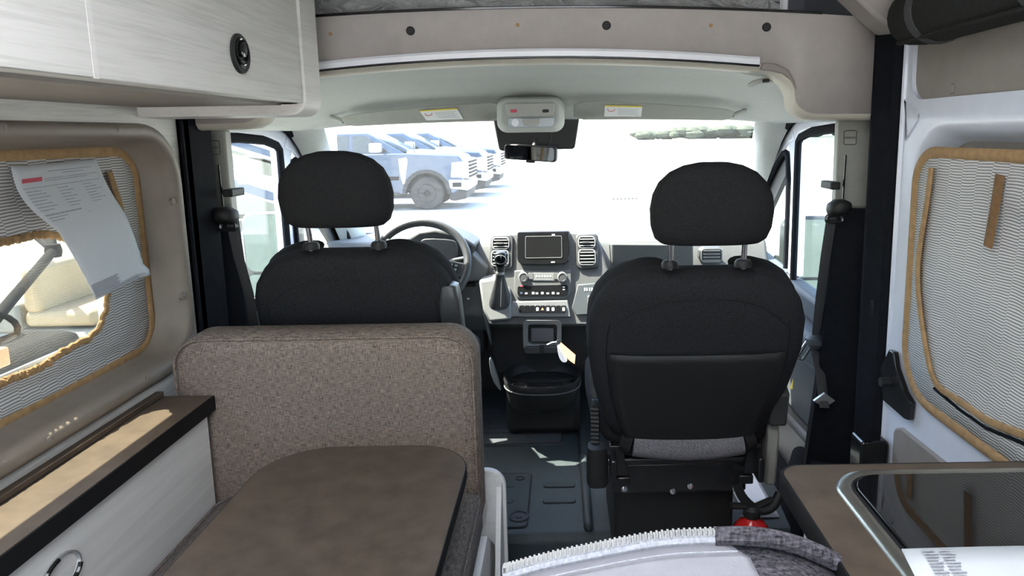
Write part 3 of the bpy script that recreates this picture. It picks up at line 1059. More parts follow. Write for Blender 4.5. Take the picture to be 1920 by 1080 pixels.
    obj('anchor_cover', MB().loft([superring(pa + Vector((t * -s, 0, .0 + .006 * k)), (0, 1, 0), (0, 0, 1), .035 * q_, .022 * q_, 3, 16) for t, q_, k in ((-.035, .7, 0), (-.02, 1, 0), (.0, 1, 0), (.018, .8, -1), (.024, .4, -1))]), 'black_plastic', sb, smooth=60)
    obj('d_ring', MB().tube([pa + Vector((u, .0, v - .034)) for u, v in rr(-.026, .02, -.010, .010, .008, 4)], .006, 8, True), 'black_metal', sb)
    ad = pa + Vector((-s * .012, .0, .062))
    obj('height_adjuster', MB().prism(rr(ad.x - .014, ad.x + .014, ad.z - .011, ad.z + .011, .004, 3), 'Y', ad.y - .02, ad.y + .06), 'black_plastic', sb, bevel=.003)
    if s < 0:
        wb = [aY(433, 412, 1.98), aY(447, 480, 2.0), aY(466, 548, 2.03), aY(482, 640, 2.06)]
    else:
        wb = [aY(1560, 402, 1.98), aY(1548, 480, 2.02), aY(1538, 560, 2.06), aY(1530, 640, 2.10)]
    obj('webbing', MB().tube(wb, .015, 8, False, .14, up=(0, -1, .2)), 'belt_web', sb)
    if s > 0:
        pb = aY(1530, 640, 2.09)
        obj('stop_button', MB().lathe([(.02, -.02), (.032, -.005), (.032, .01), (.018, .02)], pb, 'Z', 16), 'door_trim', sb)
        q0 = aY(1509, 657, 2.09)
        Mq = Matrix.Translation(q0) @ Matrix.Rotation(R(30), 4, 'Y')
        obj('latch_tongue', MB().tube([Mq @ Vector((u, 0, v)) for u, v in rr(-.010, .010, -.030, .030, .005, 3)], .005, 6, True, .5, up=(0, 1, 0)), 'chrome', sb)
        wb2 = [aY(1528, 650, 2.10), aY(1538, 700, 2.05), aY(1546, 765, 1.99)]
        obj('webbing', MB().tube(wb2, .015, 8, False, .14, up=(0, -1, .2)), 'belt_web', sb)
        pq = aY(1546, 752, 2.0)
        obj('belt_guide', MB().prism([(pq.x - .032, pq.z + .0), (pq.x, pq.z + .025), (pq.x + .032, pq.z), (pq.x, pq.z - .022)], 'Y', 2.0, 2.01), 'slat_silver', sb)
    # sill
    struct(obj('trim_' + ('8' if s < 0 else '9'), MB().prism([(XC + s * .84, .08), (XC + s * .87, .17), (XC + s * 1.045, .17), (XC + s * 1.045, -.1), (XC + s * .84, -.1)], 'Y', 2.14, 3.55), 'seal_rubber', bevel=.01), 'dark sill under the ' + side + ' door')

# pillar base moulding beside the passenger seat
struct(obj('trim_10', MB().loft([[(.72, 2.00, .08), (.76, 1.96, z), (.86, 1.96, z), (.90, 2.0, .08)] for z in (.40,)] + [[(.74, 2.3, .08), (.80, 2.3, .3), (.86, 2.3, .3), (.9, 2.3, .08)]]), 'seal_rubber', bevel=.015), 'dark moulding at the foot of the passenger belt pillar')

struct(obj('trim_11', MB().prism([(.60, .11), (.60, .128), (.70, .128), (.72, .11)], 'Y', 2.16, 2.9), 'white_paint', bevel=.004), 'white plate put in for the bright blown-out gap beside the passenger seat')  # white plate imitates the glare of the bright gap here

# grab handle over the passenger door
gh = thing('grab_handle', 'cream grab handle in the headliner over the passenger door', 'handle', (XC + .66, 2.05, 1.53))
q = [aY(1408, 160, 2.05), aY(1420, 152, 2.0), aY(1450, 150, 2.0), aY(1472, 148, 2.05)]
obj('grip', MB().tube(smooth_poly([tuple(v) for v in q], 2, False), .011, 8, False, .7), 'console_cream', gh)
obj('hook', MB().tube([aY(1430, 152, 1.99), aY(1442, 151, 1.99)], .005, 8), 'black_plastic', gh)

# ------------------------------------------------------------------ dashboard
db = thing('dashboard', 'grey moulded dashboard with vents, screen and switch panels', 'dashboard', (XC, 3.1, .11))
obj('body', MB().prism([(2.92, .58), (2.90, .64), (2.975, .80), (3.03, .905), (3.06, .932), (3.14, .93), (3.4, .90), (3.9, .86), (3.9, .12), (3.3, .12), (3.12, .40)], 'X', XC - .99, XC + .99), 'dash_plastic', db, bevel=.015, seg=3)
struct(obj('firewall', MB().box(-1.15, 1.0, 3.55, 3.9, -.1, .86), 'seal_rubber'), 'dark bulkhead under the windscreen')
SY = 2.885


def ppoly(pts, Y):
    return [(aY(x, y, Y).x, aY(x, y, Y).z) for x, y in pts]


def plate(name, pts, Y, dep, m, parent, bevel=.004, sm=0):
    q = ppoly(pts, Y)
    if sm:
        q = smooth_poly(q, sm)
    return obj(name, MB().prism(q, 'Y', Y, Y + dep), m, parent, bevel=bevel)


def rplate(name, x0, y0, x1, y1, rp, Y, dep, m, parent, bevel=.002):
    mbq = MB()
    prr(mbq, x0, y0, x1, y1, rp, Y, dep)
    return obj(name, mbq, m, parent, bevel=bevel)


cs = db
plate('stack_housing', [(915, 462), (926, 448), (1000, 441), (1095, 443), (1120, 450), (1130, 468), (1138, 500), (1152, 528), (1150, 548), (1122, 586), (1106, 598), (922, 598), (908, 570), (897, 526), (935, 522), (919, 500)], SY, .12, 'dash_plastic', cs, .008)
for (vx0, vx1, y0) in ((917, 960, 447), (1081, 1124, 445)):
    v_ = rplate('vent_housing', vx0, y0, vx1, y0 + 62, (10, 10, 8, 8), SY - .012, .05, 'dash_dark', cs, .006)
    ox = vx0 + (3 if vx0 < 1000 else 5)
    for (ya, yb) in ((5, 25), (28, 54)):
        rplate('vent_hole', ox, y0 + ya, ox + 31, y0 + yb, 6, SY - .0155, .004, 'gloss_black', v_, .001)
        mbq = MB()
        ring_tube(mbq, ox, y0 + ya, ox + 31, y0 + yb, 6, SY - .016, .0026)
        obj('vent_rim', mbq, 'slat_silver', v_)
        k = 3 if yb < 30 else 4
        for i in range(k):
            yy = y0 + ya + (yb - ya) * (i + .8) / (k + .6)
            mbq = MB()
            a, b = aY(ox + 2, yy, SY - .018), aY(ox + 29, yy, SY - .018)
            obj('slat', mbq.box(a.x, b.x, SY - .021, SY - .010, a.z - .0022, a.z + .0010), 'slat_silver', v_)
        p = aY(ox + 15, y0 + (ya + yb) / 2, SY - .022)
        if yb < 30:
            obj('vent_tab', MB().box(p.x - .018, p.x + .012, SY - .026, SY - .012, p.z - .004, p.z + .003), 'dash_dark', v_, bevel=.001)
nv = rplate('display_bezel', 968, 440, 1068, 500, (14, 14, 3, 3), SY - .03, .06, 'gloss_black', db, .004)
rplate('screen', 984, 449, 1053, 488, 2, SY - .0315, .004, 'screen_dark', nv, .0005)
mbq = MB()
ring_tube(mbq, 984, 449, 1053, 488, 2, SY - .0315, .0010)
obj('screen_edge', mbq, 'dash_light', nv)
rplate('indicator', 1034, 446, 1040, 448, .5, SY - .033, .003, 'white_print', nv, 0)
rplate('indicator', 1033, 494, 1040, 496, .5, SY - .033, .003, 'white_print', nv, 0)
rd = rplate('radio_panel', 965, 508, 1071, 557, (16, 16, 2, 2), SY - .014, .03, 'dash_plastic', cs, .003)
for kx in (981, 1054):
    p = aY(kx, 519, SY - .014)
    obj('knob', MB().lathe([(.020, .004), (.020, -.008), (.017, -.018), (.015, -.019), (.014, -.017), (.001, -.017)], (p.x, SY - .014, p.z), 'Y', 22), 'dash_dark', rd)
    obj('knob_ring', MB().tube([(p.x + .0185 * math.cos(i * PI / 12), SY - .028, p.z + .0185 * math.sin(i * PI / 12)) for i in range(24)], .0018, 6, True), 'slat_silver', rd)
plate('button_bar', [(994, 513), (1040, 513), (1044, 518), (1040, 526), (1000, 526), (992, 520)], SY - .018, .01, 'dash_light', rd, .001)
for bx in (990, 1037):
    rplate('radio_button', bx, 513, bx + 10, 524, 2, SY - .0195, .01, 'dash_plastic', rd, .001)
for i in range(6):
    rplate('button_mark', 1005 + i * 5.2, 518, 1007.5 + i * 5.2, 520, .3, SY - .0195, .002, 'white_print', rd, 0)
hv = rplate('climate_panel', 971, 533, 1065, 552, (5, 5, 4, 4), SY - .018, .02, 'gloss_black', rd, .001)
for i, ix in enumerate((976, 985, 998, 1005, 1015, 1025, 1035, 1044)):
    rplate('climate_mark', ix, 545 + (i % 2), ix + 4.5, 548.5, .6, SY - .0195, .002, 'white_print' if i else 'coach_blue', rd, 0)
for yy in (536, 540):
    rplate('climate_mark', 1055, yy, 1059, yy + 1.6, .4, SY - .0195, .002, 'white_print', rd, 0)
rplate('climate_mark', 975, 534.5, 982, 536, .4, SY - .0195, .002, 'red_ink', rd, 0)
plate('switch_shelf', [(962, 561), (1064, 559), (1070, 585), (955, 585)], SY - .02, .05, 'dash_light', cs, .003)
for i in range(9):
    sw = rplate('switch', 975 + i * 9.6, 567, 984 + i * 9.6, 578.5, 1.5, SY - .028, .02, 'gloss_black', cs, .0015)
    p = aY(979.5 + i * 9.6, 572.5, SY - .0285)
    if i == 4:
        obj('hazard_mark', MB().prism([(p.x - .006, p.z - .004), (p.x + .006, p.z - .004), (p.x, p.z + .006)], 'Y', SY - .0292, SY - .027), 'orange_tag', sw)
    elif i in (3, 5, 6, 8):
        rplate('switch_mark', 977.5 + i * 9.6, 570, 982 + i * 9.6, 575.5, 1, SY - .0292, .002, 'white_print', sw, 0)
# usb pocket
us = plate('usb_pocket', [(1083, 533), (1135, 529), (1130, 548), (1116, 580), (1080, 582), (1072, 570)], SY - .012, .03, 'door_trim', cs, .003)
rplate('socket_cover', 1101, 551, 1119, 567, 2, SY - .022, .02, 'dash_plastic', us, .002)
rplate('socket_mark', 1107, 556, 1114, 559, .6, SY - .0235, .002, 'white_print', us, 0)
for (xa, xb) in ((1095, 1097), (1099, 1101), (1104, 1106), (1108, 1111)):
    rplate('socket_mark', xa, 538, xb, 543, .4, SY - .0135, .002, 'white_print', us, 0)
# gear shifter pod
pod = plate('shifter_pod', [(897, 527), (930, 522), (958, 545), (962, 590), (920, 594), (908, 575)], SY - .05, .10, 'dash_light', cs, .01)
gs = thing('gear_lever', 'black gear lever with glossy knob and leather boot', 'gear lever', aY(938, 580, SY - .09))
rg = []
for (x, y, wpx, Y, t) in ((936, 584, 24, SY - .075, .035), (936, 574, 23, SY - .078, .033), (938, 555, 19, SY - .082, .026), (938, 535, 13, SY - .085, .018), (938, 520, 9, SY - .088, .013), (938, 513, 8, SY - .09, .012)):
    c = aY(x, y, Y)
    rg.append(superring(c, (1, 0, 0), (0, 1, .3), wpx * Y / F, t, 3, 20))
bo = obj('boot', MB().loft(rg), 'leather', gs, smooth=60)
obj('seam', MB().tube([aY(941, 520, SY - .104), aY(940, 545, SY - .112), aY(939, 575, SY - .115)], .0018, 6), 'dash_light', bo)
obj('collar', MB().lathe([(.016, -.006), (.018, 0), (.016, .008)], aY(938, 512, SY - .09), 'Z', 16), 'slat_silver', gs)
obj('lever', MB().tube([aY(938, 513, SY - .09), aY(939, 498, SY - .092)], [.015, .020], 12), 'leather', gs)
c = aY(939, 483, SY - .094)
obj('knob', MB().loft([superring(c + Vector((0, 0, z)), (1, 0, 0), (0, 1, 0), q, q, 2.4, 20) for z, q in ((-.040, .016), (-.03, .021), (-.01, .0255), (.006, .027), (.018, .024), (.024, .016), (.026, .004))]), 'gloss_black', gs, smooth=60)
obj('knob_ring', MB().tube([(c.x + .0235 * math.cos(i * PI / 10), c.y - .008 + .02 * math.sin(i * PI / 10) * 0 - .018, c.z + .018 * math.sin(i * PI / 10) - .004) for i in range(20)], .0012, 6, True), 'slat_silver', gs)
# the stack leans back: its faces tilt towards the sky
def lean(o, z0, k):
    if o.type == 'MESH':
        for v in o.data.vertices:
            v.co.y += (v.co.z - z0) * k
    for ch in o.children:
        lean(ch, z0, k)


for ch in db.children:
    if ch.name.split('.')[0] in ('stack_housing', 'vent_housing', 'display_bezel', 'radio_panel', 'switch_shelf', 'switch', 'usb_pocket', 'shifter_pod'):
        lean(ch, .79, .58)
# lower console
plate('lower_shelf', [(912, 586), (1112, 583), (1118, 592), (1100, 603), (920, 604)], SY - .05, .14, 'dash_plastic', cs, .008)
plate('cavity_panel', [(914, 604), (1108, 602), (1112, 700), (930, 702)], SY + .05, .06, 'black_plastic', cs, .01)
plate('cavity_edge', [(905, 570), (915, 590), (922, 650), (918, 640), (908, 600)], SY - .06, .12, 'dash_plastic', cs, .003)
obj('foot_trim', MB().prism(smooth_poly(ppoly([(916, 675), (920, 670), (930, 700), (941, 733), (936, 732), (922, 712)], 2.78), 1), 'Y', 2.78, 2.81), 'slat_silver', db, bevel=.003)
# phone holder
oo, ii = ppoly([(980, 606), (986, 600), (1047, 600), (1053, 607), (1053, 654), (1046, 661), (987, 661), (981, 652)], 2.78), ppoly([(990, 612), (994, 608), (1040, 608), (1044, 612), (1044, 642), (1040, 646), (994, 646), (990, 642)], 2.785)
ph = obj('device_holder', MB().loft([[(u, 2.83, v) for u, v in oo], [(u, 2.78, v) for u, v in oo], [(u, 2.785, v) for u, v in ii], [(u, 2.83, v) for u, v in ii]], False, False), 'dash_light', db, bevel=.004)
rplate('backing', 986, 604, 1048, 655, 5, 2.82, .08, 'black_plastic', ph)
rplate('screen', 996, 615, 1038, 641, 2, 2.80, .02, 'screen_grey', ph, .001)
rplate('tray_lip', 983, 650, 1052, 664, (6, 6, 2, 2), 2.765, .06, 'dash_dark', ph, .004)
rplate('notch', 1012, 648, 1020, 664, 1, 2.762, .01, 'black_plastic', ph, .001)
ky = thing('key_ring', 'steel key with orange and white tags hanging from the device holder', 'keys', aY(1040, 650, 2.75))
obj('key', MB().tube([aY(1026, 645, 2.755), aY(1035, 642, 2.752), aY(1044, 641, 2.75)], [.004, .007, .005], 8, False, .5), 'chrome', ky)
c = aY(1047, 643, 2.75)
obj('ring', MB().tube([(c.x + .010 * math.cos(i * PI / 8), c.y, c.z + .010 * math.sin(i * PI / 8)) for i in range(16)], .0014, 6, True), 'chrome', ky)
obj('white_tag', MB().prism(smooth_poly(ppoly([(1045, 645), (1055, 648), (1065, 668), (1058, 672), (1050, 668), (1045, 655)], 2.745), 2), 'Y', 2.745, 2.748), 'white_print', ky)
obj('orange_tag', MB().prism(ppoly([(1052, 643), (1079, 661), (1077, 674), (1066, 668), (1047, 648)], 2.735), 'Y', 2.735, 2.738), 'orange_tag', ky, bevel=.0008)
lean(ky, aY(1047, 643, 2.75).z, .9)
# cupholder tray
cx = aY(1016, 720, 2.72).x
w_ = aY(1091, 720, 2.66).x - cx


def oval(z, k, dy=.0):
    return [(cx + w_ * k * math.copysign(abs(math.cos(a)) ** .8, math.cos(a)), 2.80 + dy + .155 * k * math.copysign(abs(math.sin(a)) ** .8, math.sin(a)), z) for a in [i * 2 * PI / 40 for i in range(40)]]


zt = aY(1016, 728, 2.65).z
ct = obj('cupholder_tray', MB().loft([oval(zt - .115, .80), oval(zt - .10, .88), oval(zt - .03, .97), oval(zt, 1.0), oval(zt + .006, .985), oval(zt, .94), oval(zt - .035, .86), oval(zt - .04, .3)]), 'black_plastic', db, smooth=50)
obj('rim_line', MB().tube(oval(zt - .028, .985), .003, 6, True), 'dash_plastic', ct)
for i, q in enumerate((-.095, 0, .095)):
    obj('cup_ring', MB().lathe([(.036, -.012), (.036, .004), (.031, .006), (.029, -.010), (.001, -.012)], (cx + q, 2.75 - (.012 if i == 1 else 0), zt - .028), 'Z', 20), 'black_plastic', ct)
obj('stem', MB().box(cx - .16, cx + .16, 2.82, 2.98, .12, zt - .03), 'black_plastic', ct, bevel=.03)

# driver side: knee panel, binnacle, column
kn = plate('knee_panel', [(690, 545), (890, 528), (905, 560), (912, 655), (905, 668), (690, 668)], 2.95, .12, 'black_plastic', db, .01)
rplate('hood_release', 884, 591, 906, 601, 1.5, 2.93, .03, 'slat_silver', kn, .002)
obj('ignition_key', MB().tube([aY(876, 566, 2.94), aY(878, 560, 2.92)], .006, 8), 'chrome', kn)
bn = plate('binnacle_hood', [(756, 486), (762, 448), (785, 434), (815, 430), (850, 437), (876, 450), (892, 461), (884, 480), (868, 500), (790, 512)], 2.90, .2, 'dash_dark', db, .012)
plate('gauge_face', [(786, 452), (800, 447), (845, 449), (858, 455), (858, 485), (845, 500), (795, 500)], 2.892, .02, 'screen_grey', bn, .003, 1)
plate('side_face', [(862, 478), (880, 470), (915, 505), (912, 527), (866, 530), (855, 505)], 2.93, .1, 'dash_light', db, .008)
pv = plate('passenger_vent', [(1312, 470), (1320, 464), (1352, 464), (1356, 492), (1318, 493), (1311, 485)], 2.95, .05, 'dash_dark', db, .004)
for i in range(4):
    a, b = aY(1319, 470 + i * 6, 2.945), aY(1350, 469 + i * 6, 2.945)
    obj('slat', MB().box(a.x, b.x, 2.94, 2.955, a.z - .0025, a.z + .0012), 'slat_silver', pv)
mbq = MB()
ring_tube(mbq, 1315, 466, 1354, 491, 6, 2.945, .003)
obj('vent_rim', mbq, 'slat_silver', pv)
obj('glovebox_seam', MB().tube([aY(1143, 459, 2.958), aY(1147, 510, 2.958), aY(1200, 511, 2.958)], .002, 6), 'black_plastic', db)
plate('glovebox_lid', [(1146, 457), (1300, 459), (1300, 512), (1150, 511)], 2.952, .03, 'dash_plastic', db, .006)

# steering wheel
SWC = aY(789, 494, 2.70)
sw = thing('steering_wheel', 'black leather steering wheel with grey button pads, turned a little', 'steering wheel', SWC)
Msw = Matrix.Translation(SWC) @ Matrix.Rotation(R(6), 4, 'Z') @ Matrix.Rotation(R(-36), 4, 'X') @ Matrix.Rotation(R(22), 4, 'Y')
RW = .185


def wp(a, q, d=0):
    return Msw @ Vector((q * math.cos(a), d, q * math.sin(a)))


obj('rim', MB().tube([wp(i * 2 * PI / 56, RW) for i in range(56)], .0165, 12, True), 'leather', sw, smooth=80)
obj('airbag_cover', MB().loft([[Msw @ Vector((u * k, d, v * k - .01)) for u, v in rr(-.085, .085, -.075, .065, .045, 6)] for k, d in ((.75, .05), (1.0, .02), (1.0, -.015), (.86, -.032), (.5, -.038))]), 'leather', sw, smooth=60)
em = obj('emblem', MB().prism([(-.016, .018), (.016, .018), (.016, -.006), (0, -.02), (-.016, -.006)], 'Y', -.042, -.036, Msw), 'chrome', sw, bevel=.002)
for k, (a, wd) in enumerate(((R(172), .032), (R(8), .032), (R(268), .05))):
    d = Vector((math.cos(a), 0, math.sin(a)))
    q = Vector((-math.sin(a), 0, math.cos(a)))
    sp = obj('spoke', MB().loft([[Msw @ (d * r + q * (u * wd) + Vector((0, v * .012 + dd, 0))) for u, v in ((-1, -1), (1, -1), (1, 1), (-1, 1))] for r, dd in ((.06, -.005), (.12, -.004), (.18, 0))]), 'dash_dark', sw, bevel=.006)
    if k < 2:
        pd = obj('button_pad', MB().loft([[Msw @ (d * r + q * (u * .022) + Vector((0, -.018 + v * .004, 0))) for u, v in ((-1, -1), (1, -1), (1, 1), (-1, 1))] for r in (.09, .155)]), 'gloss_black', sp, bevel=.003)
        for i in range(3):
            for j in (-1, 1):
                c = d * (.102 + i * .02) + q * (j * .009) + Vector((0, -.024, 0))
                obj('button', MB().loft([[Msw @ (c + d * u * .006 + q * v * .005 + Vector((0, e, 0))) for u, v in ((-1, -1), (1, -1), (1, 1), (-1, 1))] for e in (0, .004)]), 'dash_light', pd)
obj('column_cover', MB().tube([Msw @ Vector((0, .04, -.01)), Msw @ Vector((0, .12, -.02)), Msw @ Vector((0, .24, -.03))], [.055, .07, .075], 14), 'dash_dark', sw, smooth=60)
obj('stalk', MB().tube([aY(828, 500, 2.80), aY(850, 489, 2.77), aY(882, 483, 2.75)], [.008, .011, .010], 10), 'dash_dark', sw)
obj('stalk', MB().tube([aY(735, 500, 2.80), aY(715, 487, 2.77), aY(700, 483, 2.75)], [.008, .011, .010], 10), 'dash_dark', sw)

# ------------------------------------------------------------------ cab seats
SX0, RY0, RZ0, RY1, RZ1 = .337, 1.80, .545, 1.605, 1.040      # passenger seat: middle, rear surface at its foot and at its top


def back_axis():
    a = Vector((0, RY0, RZ0))
    b = Vector((0, RY1, RZ1))
    d = (b - a).normalized()
    n = Vector((0, d.z, -d.y))          # towards the windscreen
    return a, b, d, n


A_, B_, D_, NN = back_axis()
LEN = (B_ - A_).length
WID = [(0, .190, .045), (.04, .215, .058), (.15, .235, .065), (.35, .262, .068), (.58, .279, .066), (.74, .274, .062), (.84, .257, .057), (.91, .232, .052), (.955, .202, .046), (.985, .165, .036), (1.0, .125, .022), (1.005, .08, .008)]


def interp(tab, s):
    for p, q in zip(tab, tab[1:]):
        if s <= q[0]:
            t = (s - p[0]) / (q[0] - p[0])
            return [p[i] + (q[i] - p[i]) * t for i in range(1, len(p))]
    return list(tab[-1][1:])


def make_seat(label):
    st = thing('cab_seat', label, 'seat', (SX0, 2.12, .11), 'cab seats')
    rings = []
    for s, w_, t_ in WID:
        c = A_ + D_ * (LEN * s) + NN * .066 + Vector((SX0, 0, 0))
        rings.append(superring(c, (1, 0, 0), NN, w_, t_, 3.6, 44))
    bk = obj('backrest', MB().loft(rings), 'black_weave', st, smooth=80)

    def rear(u, s, off):
        w_, t_ = interp(WID, s)
        k = (1 - abs(u) ** 3.6) ** (1 / 3.6) if abs(u) < 1 else 0
        return A_ + D_ * (LEN * s) + NN * (.066 - t_ * k - off) + Vector((SX0 + u * w_, 0, 0))
    bp_ = MB().grid(lambda u, v: rear((u * 2 - 1) * .80, .01 + .60 * v, .005), 16, 12)
    pn = obj('back_panel', bp_, 'black_plastic', st, solid=.006, smooth=60)
    obj('panel_seam', MB().tube([rear(-.80 + 1.6 * i / 20, .613, .004) for i in range(21)], .0022, 6), 'black_edge', bk)
    for u in (-.83, .83):
        obj('side_seam', MB().tube([rear(u, .05 + .72 * i / 16, .0) for i in range(17)], .0016, 6), 'black_edge', bk)
    obj('top_seam', MB().tube([rear(-.80 + 1.6 * i / 24, .90 - .16 * abs(-1 + 2 * i / 24) ** 4, -.0006) for i in range(25)], .0016, 6), 'black_edge', bk)
    # bolsters at the front corners of the backrest
    for s_ in (-1, 1):
        rg = []
        for s, w_, t_ in WID[1:10]:
            c = A_ + D_ * (LEN * s) + NN * (.066 + t_ * .9) + Vector((SX0 + s_ * (w_ - .045), 0, 0))
            rg.append(superring(c, (1, 0, 0), NN, .045, .045 + .02 * math.sin(PI * s), 2.4, 16))
        obj('bolster', MB().loft(rg), 'black_fabric', st, smooth=70)
    # headrest
    hr = []
    hz0 = 1.143
    for t, w_, th in ((0, .098, .022), (.02, .116, .036), (.08, .130, .048), (.22, .139, .056), (.42, .1415, .058), (.60, .136, .056), (.75, .123, .050), (.87, .100, .040), (.95, .070, .028), (.99, .038, .014), (1.0, .012, .004)):
        c = Vector((SX0 + .006, 1.598 - .03 * t, hz0 + .188 * t))
        hr.append(superring(c, (1, 0, 0), (0, 1, .16), w_, th, 2.9, 40))
    hro = obj('headrest', MB().loft(hr), 'black_fabric', st, smooth=80)
    for s_ in (-1, 1):
        x = SX0 + .006 + s_ * .0875
        po_ = obj('headrest_post', MB().tube([(x, 1.628, 1.075), (x, 1.612, 1.16)], .0068, 12), 'chrome', st)
        obj('post_collar', MB().lathe([(.020, -.014), (.021, -.004), (.017, .003), (.009, .006)], (x, 1.628, 1.092), 'Z', 18), 'black_plastic', po_)
    # cushion
    obj('cushion', MB().loft([superring((SX0, y, z), (1, 0, 0), (0, 0, 1), w_, t_, 3.5, 36) for y, z, w_, t_ in ((1.83, .575, .20, .03), (1.85, .58, .235, .06), (1.95, .585, .262, .072), (2.15, .60, .272, .075), (2.28, .605, .268, .07), (2.34, .60, .25, .05), (2.355, .60, .22, .02))]), 'black_weave', st, smooth=80)
    obj('cushion_tail', MB().tube([(SX0 - .150 + .30 * i / 12, 1.815 - .006 * math.sin(PI * i / 12), .548 - .012 * math.sin(PI * i / 12)) for i in range(13)], .036, 14, False, 1.0), 'grey_heather', st, smooth=60)
    for s_ in (-1, 1):
        obj('tail_end', MB().tube([(SX0 + s_ * .150, 1.815, .548), (SX0 + s_ * .18, 1.825, .556)], [.0355, .030], 14), 'black_fabric', st, smooth=60)
    # steel frame, swivel and pedestal
    obj('cross_tube', MB().tube([(SX0 - .225, 1.86, .475), (SX0 + .185, 1.86, .475)], .014, 12), 'black_metal', st)
    for s_ in (-1, 1):
        obj('side_frame', MB().prism([(1.80, .43), (1.80, .50), (1.86, .53), (2.3, .53), (2.3, .43)], 'X', SX0 + s_ * .205 - .008, SX0 + s_ * .205 + .008), 'black_metal', st, bevel=.004)
        obj('slide_rail', MB().box(SX0 + s_ * .175 - .02, SX0 + s_ * .175 + .02, 1.84, 2.34, .405, .432), 'black_metal', st, bevel=.004)
        obj('bracket', MB().prism([(SX0 + s_ * .215, .53), (SX0 + s_ * .175, .53), (SX0 + s_ * .165, .44), (SX0 + s_ * .215, .44)], 'Y', 1.835, 1.845), 'black_metal', st, bevel=.002)
    sw_ = obj('swivel_plate', MB().prism(rr(SX0 - .20, SX0 + .19, 1.87, 2.33, .04), 'Z', .365, .405), 'black_metal', st, bevel=.006)
    for (dx, dz) in ((-.17, .385), (-.03, .375), (.02, .39), (.15, .38)):
        obj('bolt', MB().lathe([(.009, .004), (.009, -.006), (.002, -.009)], (SX0 + dx, 1.868, dz), 'Y', 10), 'chrome', sw_)
    obj('frame_plate', MB().box(SX0 - .205, SX0 + .18, 1.862, 1.875, .375, .46), 'black_metal', st, bevel=.004)
    obj('swivel_ring', MB().lathe([(.16, .35), (.16, .372), (.13, .374)], (SX0, 2.1, 0), 'Z', 28), 'black_metal', st)
    obj('pedestal', MB().prism(rr(SX0 - .195, SX0 + .165, 1.93, 2.34, .02), 'Z', .105, .355), 'black_plastic', st, bevel=.008)
    # recliner controls on the aisle side
    lx = SX0 - .262
    lv = obj('recline_lever', MB().loft([superring((lx + .008, 1.83 + dy, z), (1, 0, 0), (0, 1, 0), w_, .010, 3, 12) for z, w_, dy in ((.665, .006, .03), (.675, .012, .03), (.74, .013, .01), (.755, .007, .0))]), 'dash_plastic', st, smooth=50)
    kb = MB()
    for i in range(9):
        kb.tube([(lx - .004, 1.822, .55 + i * .012), (lx + .018, 1.818, .55 + i * .012)], .0075, 8)
    kb.box(lx, lx + .016, 1.82, 1.86, .54, .66)
    obj('ribbed_wheel', kb, 'black_plastic', st)
    obj('recline_motor', MB().loft([superring((lx + .014, 1.86, z), (1, 0, 0), (0, 1, 0), w_, .03, 3.5, 20) for z, w_ in ((.405, .026), (.415, .031), (.49, .031), (.52, .026))]), 'black_plastic', st, smooth=50)
    rx = SX0 + .24
    obj('side_cover', MB().prism([(1.84, .40), (1.82, .56), (1.86, .66), (2.0, .66), (2.3, .56), (2.34, .45)], 'X', rx - .012, rx + .02), 'pillar_grey', st, bevel=.008)
    obj('hinge_cover', MB().prism([(1.79, .60), (1.77, .70), (1.82, .73), (1.9, .70), (1.92, .58)], 'X', rx - .02, rx + .028), 'dash_dark', st, bevel=.008)
    return st


ps = make_seat('black fabric passenger seat behind the kitchen counter, seen from its back')
tgp = aY(1484, 720, 1.72)
obj('warning_tag', MB().prism([(tgp.x - .004, tgp.z - .012), (tgp.x + .003, tgp.z - .014), (tgp.x + .004, tgp.z + .014)], 'Y', 1.72, 1.722), 'yellow_print', ps)
ds = copy_tree(ps)
ds.location = Vector(ps.location) + Vector((-.908, .15, .035))
ds['label'] = 'black fabric driver seat behind the dinette bench, in front of the steering wheel'
for ch in list(ds.children):
    if ch.name.startswith('warning_tag'):
        bpy.data.objects.remove(ch)
ar0 = aY(845, 545, 1.83)
q = MB()
q.loft([[(aY(x, y, Y).x + u, Y + dy, aY(x, y, Y).z) for u, dy in rr(-w_, w_, -.035, .035, .014, 4)] for x, y, Y, w_ in ((842, 531, 1.85, .012), (843, 534, 1.85, .022), (845, 560, 1.85, .028), (851, 620, 1.87, .030), (860, 690, 1.89, .032), (866, 740, 1.90, .032))])
ar = obj('armrest', q, 'leather', None, smooth=60, bevel=.004)
put(ar, ds)

